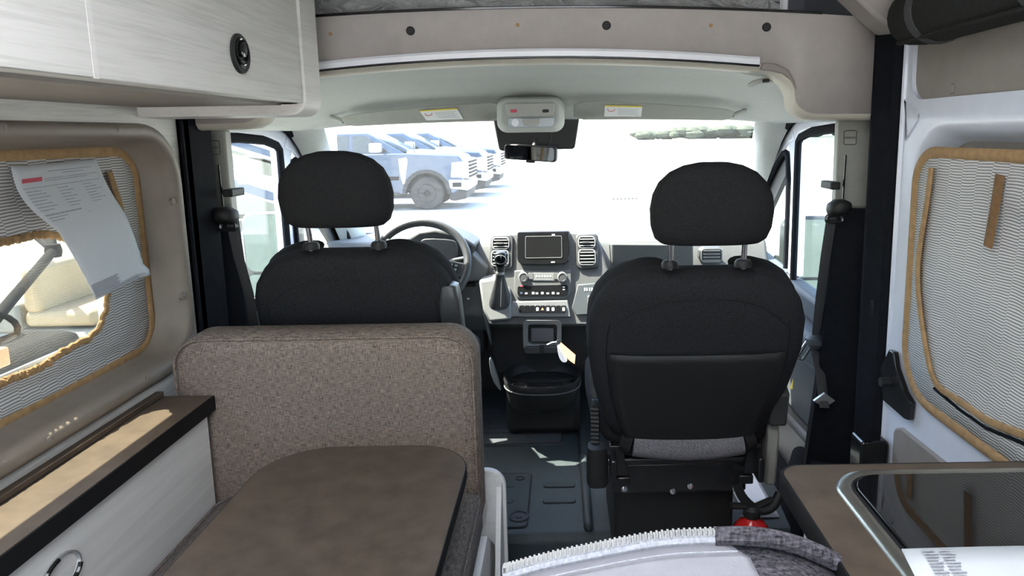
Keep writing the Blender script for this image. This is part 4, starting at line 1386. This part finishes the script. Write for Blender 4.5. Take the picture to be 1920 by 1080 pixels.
# ------------------------------------------------------------------ overhead cabinet
oh = thing('overhead_cabinet', 'pale wood overhead cabinet with flap doors above the left window', 'cabinet', (-.8, .8, 1.48))
obj('body', MB().box(-1.0, -.625, -1.6, 1.742, 1.482, 1.965), 'wood_pale', oh)
obj('valance', MB().box(-.99, -.66, -1.6, 1.735, 1.476, 1.483), 'brown_panel', oh)
for yy in (.926, .091):
    obj('door_edge', MB().box(-.624, -.6055, yy, yy + .010, 1.480, 1.955), 'wood_edge', oh)
for (a, b) in ((.935, 1.668), (.10, .927), (-.73, .092)):
    dd = obj('door', MB().box(-.624, -.606, a, b, 1.480, 1.955), 'wood_pale', oh, bevel=.002)
    if a > .9:
        ly, lz = 1.352, 1.558
        lt = obj('latch', MB().loft([[(x, ly + .037 * k * math.cos(t), lz + .037 * k * math.sin(t)) for t in [i * 2 * PI / 32 for i in range(32)]] for x, k in ((-.607, 1.0), (-.602, 1.0), (-.600, .94), (-.601, .70), (-.603, .68), (-.603, .1))]), 'black_plastic', dd, smooth=40)
        obj('latch_ring', MB().tube([(-.600, ly + .023 * math.cos(t), lz + .004 + .024 * math.sin(t)) for t in [i * 2 * PI / 24 for i in range(24)]], .0028, 6, True), 'gloss_black', lt)
        obj('latch_button', MB().lathe([(.015, -.001), (.014, .006), (.009, .008), (.001, .008)], (-.602, ly, lz + .008), 'X', 18), 'gloss_black', lt)
        obj('latch_thumb', MB().prism([(ly - .010, lz - .012), (ly + .010, lz - .012), (ly + .007, lz - .027), (ly - .007, lz - .027)], 'X', -.602, -.5985), 'dash_dark', lt, bevel=.001)
obj('end_panel', MB().prism(rr(-1.0, -.600, 1.452, 1.965, (.004, .035, .004, .004)), 'Y', 1.742, 1.760), 'wood_edge', oh)
ep = [(u, v) for u, v in rr(-.985, -.606, 1.460, 1.955, (.004, .035, .004, .004), 8)]
obj('end_trim', MB().loft([[(x, 1.67, z) for x, z in rr(-1.0, -.600, 1.453, 1.965, (.004, .038, .004, .004), 8)], [(x, 1.763, z) for x, z in rr(-1.0, -.596, 1.450, 1.968, (.004, .038, .004, .004), 8)],
                           [(x, 1.763, z) for x, z in rr(-.985, -.615, 1.466, 1.955, (.004, .025, .004, .004), 8)], [(x, 1.67, z) for x, z in rr(-.985, -.615, 1.478, 1.955, (.004, .012, .004, .004), 8)], [(x, 1.67, z) for x, z in rr(-1.0, -.600, 1.453, 1.965, (.004, .038, .004, .004), 8)]], False, False), 'wood_edge', oh, smooth=50)

# ------------------------------------------------------------------ ledge cabinet along the left wall
lc = thing('ledge_cabinet', 'pale wood side cabinet with dark brown ledge top under the left window', 'cabinet', (-.92, .6, 0))
obj('side_panel', MB().box(-.875, -.857, -1.0, 1.575, 0, .756), 'wood_panel', lc)
obj('top', MB().box(-.985, -.848, -1.0, 1.594, .758, .790), 'laminate', lc)
obj('edge_band', MB().box(-.849, -.8455, -1.0, 1.597, .752, .789).box(-.985, -.8455, 1.594, 1.5965, .752, .789), 'black_edge', lc, bevel=.001)
obj('back_strip', MB().box(-.985, -.966, -1.0, 1.596, .755, .802), 'laminate', lc, bevel=.002)
obj('back_groove', MB().box(-.9685, -.9655, -1.0, 1.59, .788, .7912), 'black_edge', lc)
gp_ = aX(112, 1072, -.857)
gr = obj('finger_pull', MB().loft([[(x, gp_.y + .045 * k * math.cos(t), gp_.z - .004 + .030 * k * math.sin(t)) for t in [i * 2 * PI / 30 for i in range(30)]] for x, k in ((-.858, 1.08), (-.853, 1.06), (-.852, .98), (-.858, .90), (-.875, .88), (-.876, .2))]), 'slat_silver', lc, smooth=50)
obj('pull_lip', MB().tube([(-.8525, gp_.y + .044 * math.cos(t), gp_.z - .004 + .029 * math.sin(t)) for t in [i * 2 * PI / 30 for i in range(8, 30)]], .004, 6), 'gloss_black', gr)

# ------------------------------------------------------------------ dinette
bb = thing('dinette_cushion', 'brown tweed dinette backrest cushion behind the table', 'cushion', (-.56, 1.62, .45))
rings = []
for t, ins_ in ((0, .035), (.008, .012), (.03, .0), (.10, .0), (.122, .012), (.13, .035)):
    rings.append([(u, 1.600 + t, v) for u, v in rr(-.950 + ins_, -.214 - ins_, .43 + ins_, .932 - ins_, (.02, .02, .075, .075), 8)])
bbo = obj('pad', MB().loft(rings), 'tweed', bb, smooth=70)
sq = rr(-.942, -.222, .438, .924, (.02, .02, .07, .07), 8)
obj('piping', MB().tube([(u, 1.607, v) for u, v in sq], .0035, 6, True), 'tweed', bbo)
bsn = thing('bench_cushion', 'dark brown tweed bench seat cushion beside the table edge', 'cushion', (-.5, 1.25, .42))
obj('pad', MB().loft([[(u, v, z) for u, v in rr(-.85 + k, -.205 - k, .95 + k, 1.598 - k * .3, .04, 6)] for z, k in ((.425, .03), (.435, .01), (.46, 0), (.51, 0), (.53, .012), (.54, .04))]), 'tweed_dark', bsn, smooth=70)
obj('piping', MB().tube([(u, v, .527) for u, v in rr(-.845, -.21, .955, 1.59, .04, 6)], .004, 6, True), 'tweed_dark', bsn)
bf = thing('dinette_bench', 'pale wood bench frame with rounded top corner at the aisle', 'bench', (-.5, 1.3, 0))
c = aY(940, 960, 1.60)
obj('end_board', MB().prism(rr(-.40, c.x, 0, aY(905, 935, 1.59).z, (.003, .003, .05, .003), 8), 'Y', 1.735, 1.755), 'wood_panel', bf, bevel=.003)
obj('side_board', MB().prism([(.95, 0), (1.733, 0), (1.733, .30), (1.58, .42), (.95, .42)], 'X', -.215, -.197), 'wood_panel', bf, bevel=.002)
obj('seat_deck', MB().box(-.85, -.215, .95, 1.733, .40, .425), 'wood_panel', bf)
q0, q1 = aY(921, 1014, 1.60), aY(908, 1085, 1.45)
obj('brace', MB().prism([(1.45, .0), (1.733, .0), (1.733, .48), (1.71, .48)], 'X', -.185, -.172), 'wood_panel', bf)

tb = thing('dinette_table', 'brown laminate dinette table with rounded corners and black edge', 'table', (-.42, 1.0, 0))
tp = rr(-.640, -.208, .55, 1.452, (.1, .1, .12, .14), 10)
obj('top', MB().prism(tp, 'Z', .695, .7205), 'laminate', tb)
rim = [(u, v, z) for u, v in tp for z in (0,)]
cc = (-.424, 1.0)
obj('edge_band', MB().loft([[(u + (u - cc[0]) * k / .22, v + (v - cc[1]) * k / .45, z) for u, v in tp] for k, z in ((0, .694), (.0022, .694), (.003, .697), (.003, .717), (.0018, .7198), (0, .7200))], False, False), 'black_edge', tb, smooth=50)
obj('leg', MB().lathe([(.15, 0), (.15, .012), (.04, .02), (.032, .03), (.032, .68), (.07, .685), (.07, .696)], (-.42, .72, 0), 'Z', 24), 'slat_silver', tb)

# ------------------------------------------------------------------ kitchen counter
kc = thing('kitchen_counter', 'kitchen counter with brown laminate worktop over a pale wood base', 'counter', (.62, .4, 0))
obj('base', MB().box(.368, .85, -.8, .995, 0, .848), 'wood_panel', kc, bevel=.002)
wt = rr(.332, .862, -.8, 1.018, (.01, .01, .01, .035), 8)
obj('worktop', MB().prism(wt, 'Z', .850, .8805), 'laminate', kc)
c2 = (.62, .2)
obj('edge_band', MB().loft([[(u + (u - c2[0]) * k / .28, v + (v - c2[1]) * k / .8, z) for u, v in wt] for k, z in ((0, .846), (.003, .846), (.0045, .850), (.0045, .877), (.003, .8802), (0, .8806))], False, False), 'black_edge', kc, smooth=50)
lp = aX(1523, 1022, .366)
lb = obj('rating_label', MB().box(.3665, .368, lp.y - .06, lp.y + .012, lp.z - .08, lp.z + .014), 'white_print', kc)
for i in range(5):
    obj('label_bar', MB().box(.366, .3668, lp.y - .045, lp.y + .006, lp.z - .066 + i * .014, lp.z - .060 + i * .014), 'ink', lb)
ck = thing('cooktop', 'steel framed cooktop with black glass lid set in the worktop', 'cooktop', (.63, .7, .88))
fo = [rr(.392 + k, .848 - k, .30 + k, .992 - k, .062 - k * .6, 10) for k in (0, .002, .006, .014, .020, .022)]
obj('frame', MB().loft([[(u, v, z) for u, v in f_] for f_, z in zip(fo, (.880, .8845, .887, .887, .8855, .881))], False, False), 'steel', ck, smooth=50)
gl_ = rr(.418, .825, .325, .968, .045, 10)
obj('lid', MB().prism(gl_, 'Z', .881, .8905), 'cook_glass', ck, bevel=.002)
obj('lid_seal', MB().tube([(u, v, .884) for u, v in rr(.4145, .8285, .3215, .9715, .047, 10)], .0035, 6, True), 'black_edge', ck)
cp = thing('instruction_sheet', 'white printed instruction sheet lying on the cooktop lid', 'paper', (.55, .7, .89))
k0, k1 = aZ(1690, 1029, .8915), aZ(1925, 1026, .8915)
vx = (k1 - k0).normalized()
dn = (aZ(1718, 1085, .8915) - k0).normalized()


def sp_(u, v, h=.8915):
    p = k0 + vx * u + dn * v
    return (p.x, p.y, h)


obj('leaf', MB().grid(lambda a, b: sp_(a * .28, b * .21, .8915 + .002 * math.sin(3 * a)), 8, 6), 'paper', cp, solid=.0006)
pr_ = MB()
for i in range(9):
    for (u0, u1) in ((.022, .040), (.042, .060)):
        pr_.grid(lambda a, b: sp_(u0 + (u1 - u0) * a * (.75 + .25 * ((i * 5) % 3) / 2), .008 + i * .006 + .0028 * b, .8945), 2, 1)
obj('print_lines', pr_, 'ink_pale', cp)

# fire extinguisher on the floor behind the passenger seat
fx = thing('fire_extinguisher', 'small red fire extinguisher with black valve beside the passenger seat pedestal', 'fire extinguisher', (.52, 1.80, 0))
fc = aY(1402, 985, 1.80)
obj('cylinder', MB().lathe([(.045, 0), (.052, .01), (.052, .275), (.05, .295), (.035, .315), (.018, .325), (.018, .335)], (fc.x + .01, 1.80, 0), 'Z', 24), 'red_gloss', fx, smooth=60)
obj('valve', MB().lathe([(.02, .33), (.024, .335), (.024, .355), (.015, .365)], (fc.x + .01, 1.80, 0), 'Z', 16), 'black_plastic', fx)
obj('lever', MB().tube([(fc.x - .05, 1.79, .37), (fc.x + .02, 1.80, .36), (fc.x + .07, 1.81, .375)], .010, 8), 'black_plastic', fx)
hs = [aY(1380, 905, 1.80), aY(1392, 935, 1.80), aY(1420, 958, 1.80), aY(1448, 955, 1.80), aY(1462, 925, 1.82)]
obj('hose', MB().tube(smooth_poly([tuple(v) for v in hs], 2, False), .013, 10), 'black_plastic', fx)

# pale zipped cover in the foreground
cv = thing('zipped_cover', 'pale grey fabric cover with white zip edge and dark woven side, nearest the camera', 'fabric cover', (.2, .62, .4))
edge = [(945, 1082), (1000, 1066), (1060, 1052), (1120, 1040), (1180, 1028), (1250, 1017), (1320, 1014), (1380, 1012), (1430, 1014), (1480, 1024), (1530, 1042), (1568, 1062)]
E3 = [aY(x, y, .78) for x, y in edge]
E3 = [Vector(p) for p in smooth_poly([tuple(v) for v in E3], 2, False)]


def cvf(u, v, a=0, b=1):
    k = u * (len(E3) - 1)
    i = min(int(k), len(E3) - 2)
    p = E3[i].lerp(E3[i + 1], k - i)
    # slopes down towards the camera side from its top edge
    return (p.x, p.y - .36 * v, p.z - .008 - .05 * v)


obj('top_panel', MB().grid(lambda u, v: cvf(u, v), 48, 10), 'cover_mesh', cv, solid=.01)
obj('front_panel', MB().grid(lambda u, v: (cvf(u, 0)[0], .78 + .012 * math.sin(PI * min(1, v * 4)), cvf(u, 0)[2] - (cvf(u, 0)[2] - .30) * v), 48, 8), 'cover_mesh', cv, solid=.01, offset=1)


def inset(u, v):
    uu = .0 + (.66 - .06 * (max(0, .12 - v) / .12) ** 2) * u
    p = cvf(uu, .005 + .9 * v)
    return (p[0], p[1], p[2] + .007)


pp = obj('pale_panel', MB().grid(inset, 30, 12), 'cover_pale', cv, solid=.006)
obj('stitching', MB().tube([(lambda p: (p[0], p[1], p[2] + .0065))(inset(.02 + .93 * i / 40, .075)) for i in range(41)], .0009, 5), 'ink_pale', pp)
zt_ = MB()
nz_ = 92
for i in range(nz_):
    u = i / nz_ * .58
    p = Vector(cvf(u, .0))
    zt_.box(-.0013, .0013, -.0035, .0035, -.004, .0022, Matrix.Translation(p + Vector((0, .004 * (1 if i % 2 else -1) * .4, .021))))
z_ = obj('zip_teeth', zt_, 'zip_teeth', cv)
z_['kind'] = 'stuff'
obj('zip_tape', MB().tube([(lambda p: (p[0], p[1], p[2] + .010))(cvf(.58 * i / 50, 0)) for i in range(51)], .007, 8), 'ink_pale', cv)
obj('edge_binding', MB().tube([(lambda p: (p[0], p[1], p[2] + .014))(cvf(.57 + .43 * i / 40, 0)) for i in range(41)], .011, 8), 'cover_mesh', cv)
obj('base_block', MB().box(-.03, .30, .42, .76, 0, .78), 'cover_mesh', cv, bevel=.03)

# ------------------------------------------------------------------ outside mirrors of the van
for s in (-1, 1):
    om = thing('side_mirror', ('tall outside mirror past the driver door window' if s < 0 else 'tall outside mirror past the passenger door window'), 'side mirror', (XC + s * 1.2, 2.95, .7), 'outside mirrors')
    if s > 0:
        a, b = aY(1463, 572, 3.0), aY(1562, 404, 3.0)
    else:
        a, b = aY(466, 560, 3.0), aY(560, 396, 3.0)
    rings = []
    for y_, k in ((2.985, .93), (3.0, 1.0), (3.06, .95), (3.10, .75), (3.115, .4)):
        cxm, czm, hw_, hh_ = (a.x + b.x) / 2, (a.z + b.z) / 2, (b.x - a.x) / 2 * k, (b.z - a.z) / 2 * k
        rings.append([(u, y_, v) for u, v in rr(cxm - hw_, cxm + hw_, czm - hh_, czm + hh_, .05 * k, 6)])
    obj('housing', MB().loft(rings), 'dash_dark', om, smooth=50)
    gk = .88
    obj('mirror_glass', MB().prism(rr(cxm - (b.x - a.x) / 2 * gk, cxm + (b.x - a.x) / 2 * gk, czm - (b.z - a.z) / 2 * .35, czm + (b.z - a.z) / 2 * .93, .04, 6), 'Y', 2.978, 2.986), 'mirror_dim', om)
    obj('spotter_glass', MB().prism(rr(cxm - (b.x - a.x) / 2 * gk, cxm + (b.x - a.x) / 2 * gk, czm - (b.z - a.z) / 2 * .92, czm - (b.z - a.z) / 2 * .42, .03, 6), 'Y', 2.978, 2.986), 'mirror_dim', om)
    obj('arm', MB().tube([(XC + s * 1.03, 3.05, .82), (XC + s * 1.12, 3.05, .80), (cxm, 3.06, czm - .05)], .03, 10), 'dash_dark', om)

# ------------------------------------------------------------------ pickup trucks across the lot
TY = 18.4
TX = aY(872, 330, TY).x


def make_truck(label, paint):
    x0 = TX
    t = thing('pickup_truck', label, 'truck', (x0 - 1.0, TY + 1, GZ), 'pickup trucks parked in a row')

    def q(u, z):   # u metres back from the nose, z above ground
        return (x0 - u, GZ + z)
    wheel_u, wr_ = 1.03, .44
    arch = [q(wheel_u - .56 * math.cos(a), .42 + .56 * math.sin(a)) for a in [i * PI / 12 for i in range(13)]]
    arch2 = [q(wheel_u + 4.05 - .54 * math.cos(a), .42 + .54 * math.sin(a)) for a in [i * PI / 12 for i in range(13)]]
    lower = [q(.06, .62), q(.06, 1.30), q(.16, 1.42), q(1.5, 1.50), q(6.1, 1.52), q(6.1, .50)] + arch2[::-1] + [q(2.3, .42)] + arch[::-1] + [q(.3, .42)]
    obj('body', MB().prism(lower, 'Y', TY, TY + 2.0), paint, t, bevel=.04)
    obj('bonnet', MB().loft([[(x0 - u, TY + .04 + k, GZ + z), (x0 - u, TY + .2 + k, GZ + z + .10), (x0 - u, TY + 1.8 - k, GZ + z + .10), (x0 - u, TY + 1.96 - k, GZ + z)] for u, z, k in ((.12, 1.32, .1), (.4, 1.40, 0), (1.55, 1.49, 0))]), paint, t, bevel=.03)
    obj('cab', MB().loft([[(x0 - u, TY + k, GZ + z) for u, z, k in ((1.55, 1.48, .03), (4.3, 1.48, .03), (4.05, 2.05, .17), (2.55, 2.05, .17))], [(x0 - u, TY + 2 - k, GZ + z) for u, z, k in ((1.55, 1.48, .03), (4.3, 1.48, .03), (4.05, 2.05, .17), (2.55, 2.05, .17))]]), paint, t, bevel=.03)
    obj('side_window', MB().loft([[(x0 - u, TY + k - .006, GZ + z) for u, z, k in ((1.98, 1.53, .035), (2.95, 1.53, .035), (2.95, 1.97, .145), (2.62, 1.97, .145))], [(x0 - u, TY + k + .01, GZ + z) for u, z, k in ((1.98, 1.53, .035), (2.95, 1.53, .035), (2.95, 1.97, .145), (2.62, 1.97, .145))]]), 'truck_glass', t)
    obj('side_window', MB().loft([[(x0 - u, TY + k - .006, GZ + z) for u, z, k in ((3.06, 1.53, .035), (4.0, 1.53, .035), (3.9, 1.97, .145), (3.06, 1.97, .145))], [(x0 - u, TY + k + .01, GZ + z) for u, z, k in ((3.06, 1.53, .035), (4.0, 1.53, .035), (3.9, 1.97, .145), (3.06, 1.97, .145))]]), 'truck_glass', t)
    obj('windscreen', MB().add([(x0 - 1.60, TY + .15, GZ + 1.53), (x0 - 1.60, TY + 1.85, GZ + 1.53), (x0 - 2.50, TY + 1.72, GZ + 2.02), (x0 - 2.50, TY + .28, GZ + 2.02)], [(0, 1, 2, 3)]), 'truck_glass', t, solid=.02, offset=0)
    for (wu, sy) in ((wheel_u, 0), (wheel_u + 4.05, 0), (wheel_u, 1), (wheel_u + 4.05, 1)):
        yy = TY - .0 if sy == 0 else TY + 1.72
        wh = obj('wheel', MB().lathe([(.24, .02), (.40, -.0), (wr_, .04), (wr_, .24), (.40, .28), (.2, .28)], (x0 - wu, yy, GZ + wr_), 'Y', 32), 'tyre', t, smooth=40)
        obj('hub', MB().lathe([(.25, .05), (.245, .015), (.2, .03), (.09, .02), (.07, -.01), (.01, -.012)], (x0 - wu, yy, GZ + wr_), 'Y', 20), 'cart_grey', wh)
    obj('arch_flare', MB().loft([[(x0 - wheel_u - r * math.cos(a), TY - d, GZ + .42 + r * math.sin(a)) for a in [i * PI / 14 for i in range(15)]] for r, d in ((.555, .01), (.56, .035), (.645, .03), (.65, .0))], False, False, False), 'tyre', t)
    obj('arch_liner', MB().prism([q(wheel_u - .55 * math.cos(a), .42 + .55 * math.sin(a)) for a in [i * PI / 12 for i in range(13)]], 'Y', TY + .3, TY + 1.7), 'tyre', t)
    bu = obj('bumper', MB().prism([q(-.07, .50), q(-.09, .72), q(.0, .78), q(.44, .80), q(.44, .56)], 'Y', TY - .02, TY + 2.02), 'truck_silver', t, bevel=.03)
    obj('fog_lamp', MB().box(x0 - .34, x0 - .10, TY - .03, TY, GZ + .60, GZ + .72), 'cart_grey', bu, bevel=.01)
    obj('air_dam', MB().prism([q(-.0, .28), q(-.04, .50), q(.44, .54), q(.44, .25), q(.3, .22)], 'Y', TY + .02, TY + 1.98), 'tyre', t, bevel=.03)
    obj('headlamp', MB().prism([q(-.03, .84), q(-.02, 1.27), q(.34, 1.25), q(.38, .86)], 'Y', TY - .012, TY + .25), 'coach_white', t, bevel=.02)
    gr_ = obj('grille', MB().prism([q(-.10, .80), q(-.08, 1.32), q(.1, 1.34), q(.1, .8)], 'Y', TY + .25, TY + 1.75), 'truck_silver', t, bevel=.02)
    for i in range(5):
        obj('grille_bar', MB().box(x0 + .07, x0 + .12, TY + .24, TY + 1.76, GZ + .84 + i * .095, GZ + .89 + i * .095), 'cart_grey', gr_)
    obj('fender_vent', MB().prism([q(1.56, .95), q(1.60, .70), q(1.66, .70), q(1.72, .98), q(1.74, 1.36), q(1.52, 1.40), q(1.50, 1.30)], 'Y', TY - .012, TY + .02), 'truck_silver', t, bevel=.005)
    obj('side_moulding', MB().box(x0 - 4.6, x0 - 1.75, TY - .015, TY + .01, GZ + .80, GZ + .90), 'cart_grey', t, bevel=.01)
    obj('running_board', MB().box(x0 - 4.4, x0 - 1.75, TY - .12, TY + .1, GZ + .40, GZ + .47), 'tyre', t, bevel=.02)
    mr = obj('door_mirror', MB().box(x0 - 2.42, x0 - 2.12, TY - .34, TY - .10, GZ + 1.54, GZ + 1.78), 'truck_silver', t, bevel=.04)
    obj('mirror_stalk', MB().tube([(x0 - 2.2, TY - .15, GZ + 1.62), (x0 - 2.1, TY + .02, GZ + 1.58)], .035, 8), 'cart_grey', mr)
    obj('aerial', MB().tube([(x0 - 1.35, TY + .15, GZ + 1.5), (x0 - 1.36, TY + .16, GZ + 1.85)], .008, 6), 'cart_grey', t)
    return t


t1 = make_truck('blue pickup truck facing right, nearest of the row seen through the windscreen', 'truck_paint')
t2 = copy_tree(t1)
t2.location = Vector(t1.location) + Vector((.12, 3.6, 0))
t2['label'] = 'second pickup truck of the row, its bonnet showing above the nearest one'
t3 = copy_tree(t1)
t3.location = Vector(t1.location) + Vector((.25, 7.2, 0))
t3['label'] = 'third pickup truck of the row, mostly hidden behind the other two'

# motorhome with painted stripes, seen through the driver door window
MY = 14.5
mh = thing('motorhome', 'white motorhome with slanting blue and tan stripes seen through the driver door window', 'motorhome', (-11, MY, GZ))
xr = -5.4
obj('body', MB().box(-16, xr, MY, MY + 2.5, GZ + .45, GZ + 3.6), 'coach_white', mh, bevel=.1)


def swoosh(name, pts, m):
    obj(name, MB().prism([(aY(x, y, MY).x, aY(x, y, MY).z) for x, y in pts], 'Y', MY - .012, MY + .01), m, mh)


swoosh('stripe', [(370, 240), (420, 255), (515, 285), (570, 300), (570, 312), (515, 297), (420, 268), (370, 256)], 'coach_blue')
swoosh('stripe', [(370, 268), (420, 277), (515, 304), (515, 309), (420, 283), (370, 275)], 'coach_tan')
swoosh('stripe', [(370, 292), (422, 292), (500, 298), (550, 302), (550, 340), (505, 330), (424, 311), (370, 300)], 'coach_tan')
swoosh('stripe', [(370, 320), (424, 332), (510, 360), (570, 378), (570, 388), (500, 374), (426, 349), (370, 335)], 'coach_blue')
swoosh('stripe', [(370, 345), (428, 352), (500, 378), (560, 395), (560, 402), (445, 402), (370, 400)], 'coach_tan')
for wx in (-8.6, -14):
    wh = obj('wheel', MB().lathe([(.22, .0), (.42, -.02), (.46, .03), (.46, .25), (.2, .28)], (wx, MY - .02, GZ + .46), 'Y', 26), 'tyre', mh)
    obj('hub', MB().lathe([(.22, .03), (.2, -.01), (.02, -.03)], (wx, MY - .02, GZ + .46), 'Y', 16), 'truck_silver', wh)
pw = aY(453, 338, MY - .02)
obj('access_hatch', MB().box(pw.x - .10, pw.x + .10, MY - .02, MY + .01, pw.z - .1, pw.z + .1), 'coach_tan', mh, bevel=.01)
obj('skirt', MB().box(-16, xr, MY + .05, MY + 2.4, GZ + .28, GZ + .5), 'cart_grey', mh)

# utility cart outside the left window
gc = thing('utility_cart', 'utility cart with tan seat and dark roof strut outside the left window', 'cart', (-4.6, 5.6, GZ))
sb_ = aZ(150, 520, .22)
gx, gy = sb_.x, sb_.y
obj('seat_back', MB().prism(rr(gy - .55, gy + .55, .02, .42, .08), 'X', gx - .10, gx + .04), 'cart_tan', gc, bevel=.04, seg=3)
obj('seat', MB().prism(rr(gy - .55, gy + .55, -.08, .05, .05), 'X', gx - .10, gx + .45), 'cart_tan', gc, bevel=.03)
obj('body', MB().box(gx - .75, gx + 1.35, gy - .6, gy + .6, GZ + .25, -.10), 'cart_white', gc, bevel=.06)
obj('rear_box', MB().box(gx - .9, gx - .12, gy - .58, gy + .58, -.12, .12), 'cart_white', gc, bevel=.03)
for (dx, dy) in ((-.55, -.5), (-.55, .5), (1.0, -.5), (1.0, .5)):
    obj('wheel', MB().lathe([(.12, -.09), (.22, -.09), (.24, -.05), (.24, .05), (.22, .09), (.12, .09)], (gx + dx, gy + dy, GZ + .24), 'Y', 22), 'tyre', gc)
s0, s1 = aX(-40, 635, -3.3), aX(100, 470, -3.9)
obj('strut', MB().tube([s0, s1, s1 + Vector((-.25, .3, .35))], .035, 10), 'cart_grey', gc)
obj('strut', MB().tube([s1, aX(65, 440, -4.4), aX(40, 425, -4.6)], .03, 10), 'cart_grey', gc)
obj('strut_joint', MB().lathe([(.05, -.05), (.06, 0), (.05, .05)], s1, 'Z', 14), 'cart_grey', gc)
dp = aX(30, 640, -3.2)
obj('dash', MB().box(dp.x - .25, dp.x + .2, dp.y - .5, dp.y + .3, dp.z - .35, dp.z), 'cart_grey', gc, bevel=.08)
obj('steering_wheel', MB().tube([dp + Vector((-.18 + .16 * math.cos(i * PI / 10) * .5, .16 * math.cos(i * PI / 10 + .6), .08 + .12 * math.sin(i * PI / 10))) for i in range(20)], .018, 8, True), 'cart_grey', gc)
obj('cowl', MB().box(dp.x + .1, dp.x + .6, dp.y - .6, dp.y + .5, GZ + .3, dp.z - .2), 'coach_white', gc, bevel=.1)
lp_ = aX(5, 672, -2.9)
obj('side_lamp', MB().box(lp_.x - .05, lp_.x, lp_.y - .07, lp_.y + .05, lp_.z - .05, lp_.z + .05), 'orange_tag', gc, bevel=.01)

# far edge of the lot: bushes, parked cars, drain grate, boulders
for i, (x, Y, w_, h_) in enumerate(((46, 180, 14, 2.4), (61, 180, 15, 2.8), (78, 180, 17, 3.6), (33, 180, 12, 2.3), (97, 180, 19, 4.2), (22, 180, 9, 1.8))):
    bush = thing('tree', 'dark leafy tree', 'tree', (x, Y, GZ), 'trees beyond the lot')
    bush['label'] = 'low dark leafy tree in the far row past the lawn'
    mbq = MB()
    for k in range(26):
        a = random.uniform(0, 2 * PI)
        r_ = random.uniform(.1, .5) * w_
        c = Vector((x + r_ * math.cos(a), Y + r_ * math.sin(a) * .5, GZ + h_ * random.uniform(.35, .85)))
        q_ = random.uniform(.18, .30) * w_ * .7
        mbq.loft([[c + Vector((q_ * math.sin(p_) * math.cos(t_) * random.uniform(.8, 1.2), q_ * math.sin(p_) * math.sin(t_), q_ * .6 * math.cos(p_))) for t_ in [j * PI / 5 for j in range(10)]] for p_ in (.15, .7, 1.3, 1.9, 2.5, 3.0)])
    obj('crown', mbq, 'leaf_dark', bush)
    obj('trunk', MB().tube([(x, Y, GZ), (x + .1, Y, GZ + h_ * .6)], [.25, .15], 8), 'bark', bush)
gpt = aZ(1172, 373, GZ)
dg = thing('drain_grate', 'dark drain grate in the concrete lot ahead', 'grate', (gpt.x, gpt.y, GZ))
obj('frame', MB().box(gpt.x - .42, gpt.x + .42, gpt.y - .30, gpt.y + .30, GZ, GZ + .006), 'joint_dark', dg)
for i in range(7):
    obj('bar', MB().box(gpt.x - .38 + i * .115, gpt.x - .31 + i * .115, gpt.y - .26, gpt.y + .26, GZ + .006, GZ + .012), 'cart_grey', dg)
for i, (x, y, w_) in enumerate(((900, 246, .9), (915, 243, .7))):
    pb_ = aY(x, y, 34 + i * 2)
    lab = ('pale tan boulder past the trucks, nearer of two', 'pale tan boulder past the trucks, farther of two')[i]
    rk = MB()
    c = Vector((pb_.x, pb_.y, GZ + w_ * .45))
    rk.loft([[c + Vector((w_ * .8 * math.sin(p_) * math.cos(t_) * random.uniform(.85, 1.15), w_ * math.sin(p_) * math.sin(t_) * .7, w_ * .55 * math.cos(p_) * random.uniform(.9, 1.1))) for t_ in [j * PI / 6 for j in range(12)]] for p_ in (.1, .6, 1.1, 1.7, 2.3, 3.0)])
    tag(obj('boulder', rk, 'rock_tan', smooth=30), lab, 'boulder', 'boulders at the far edge of the lot')
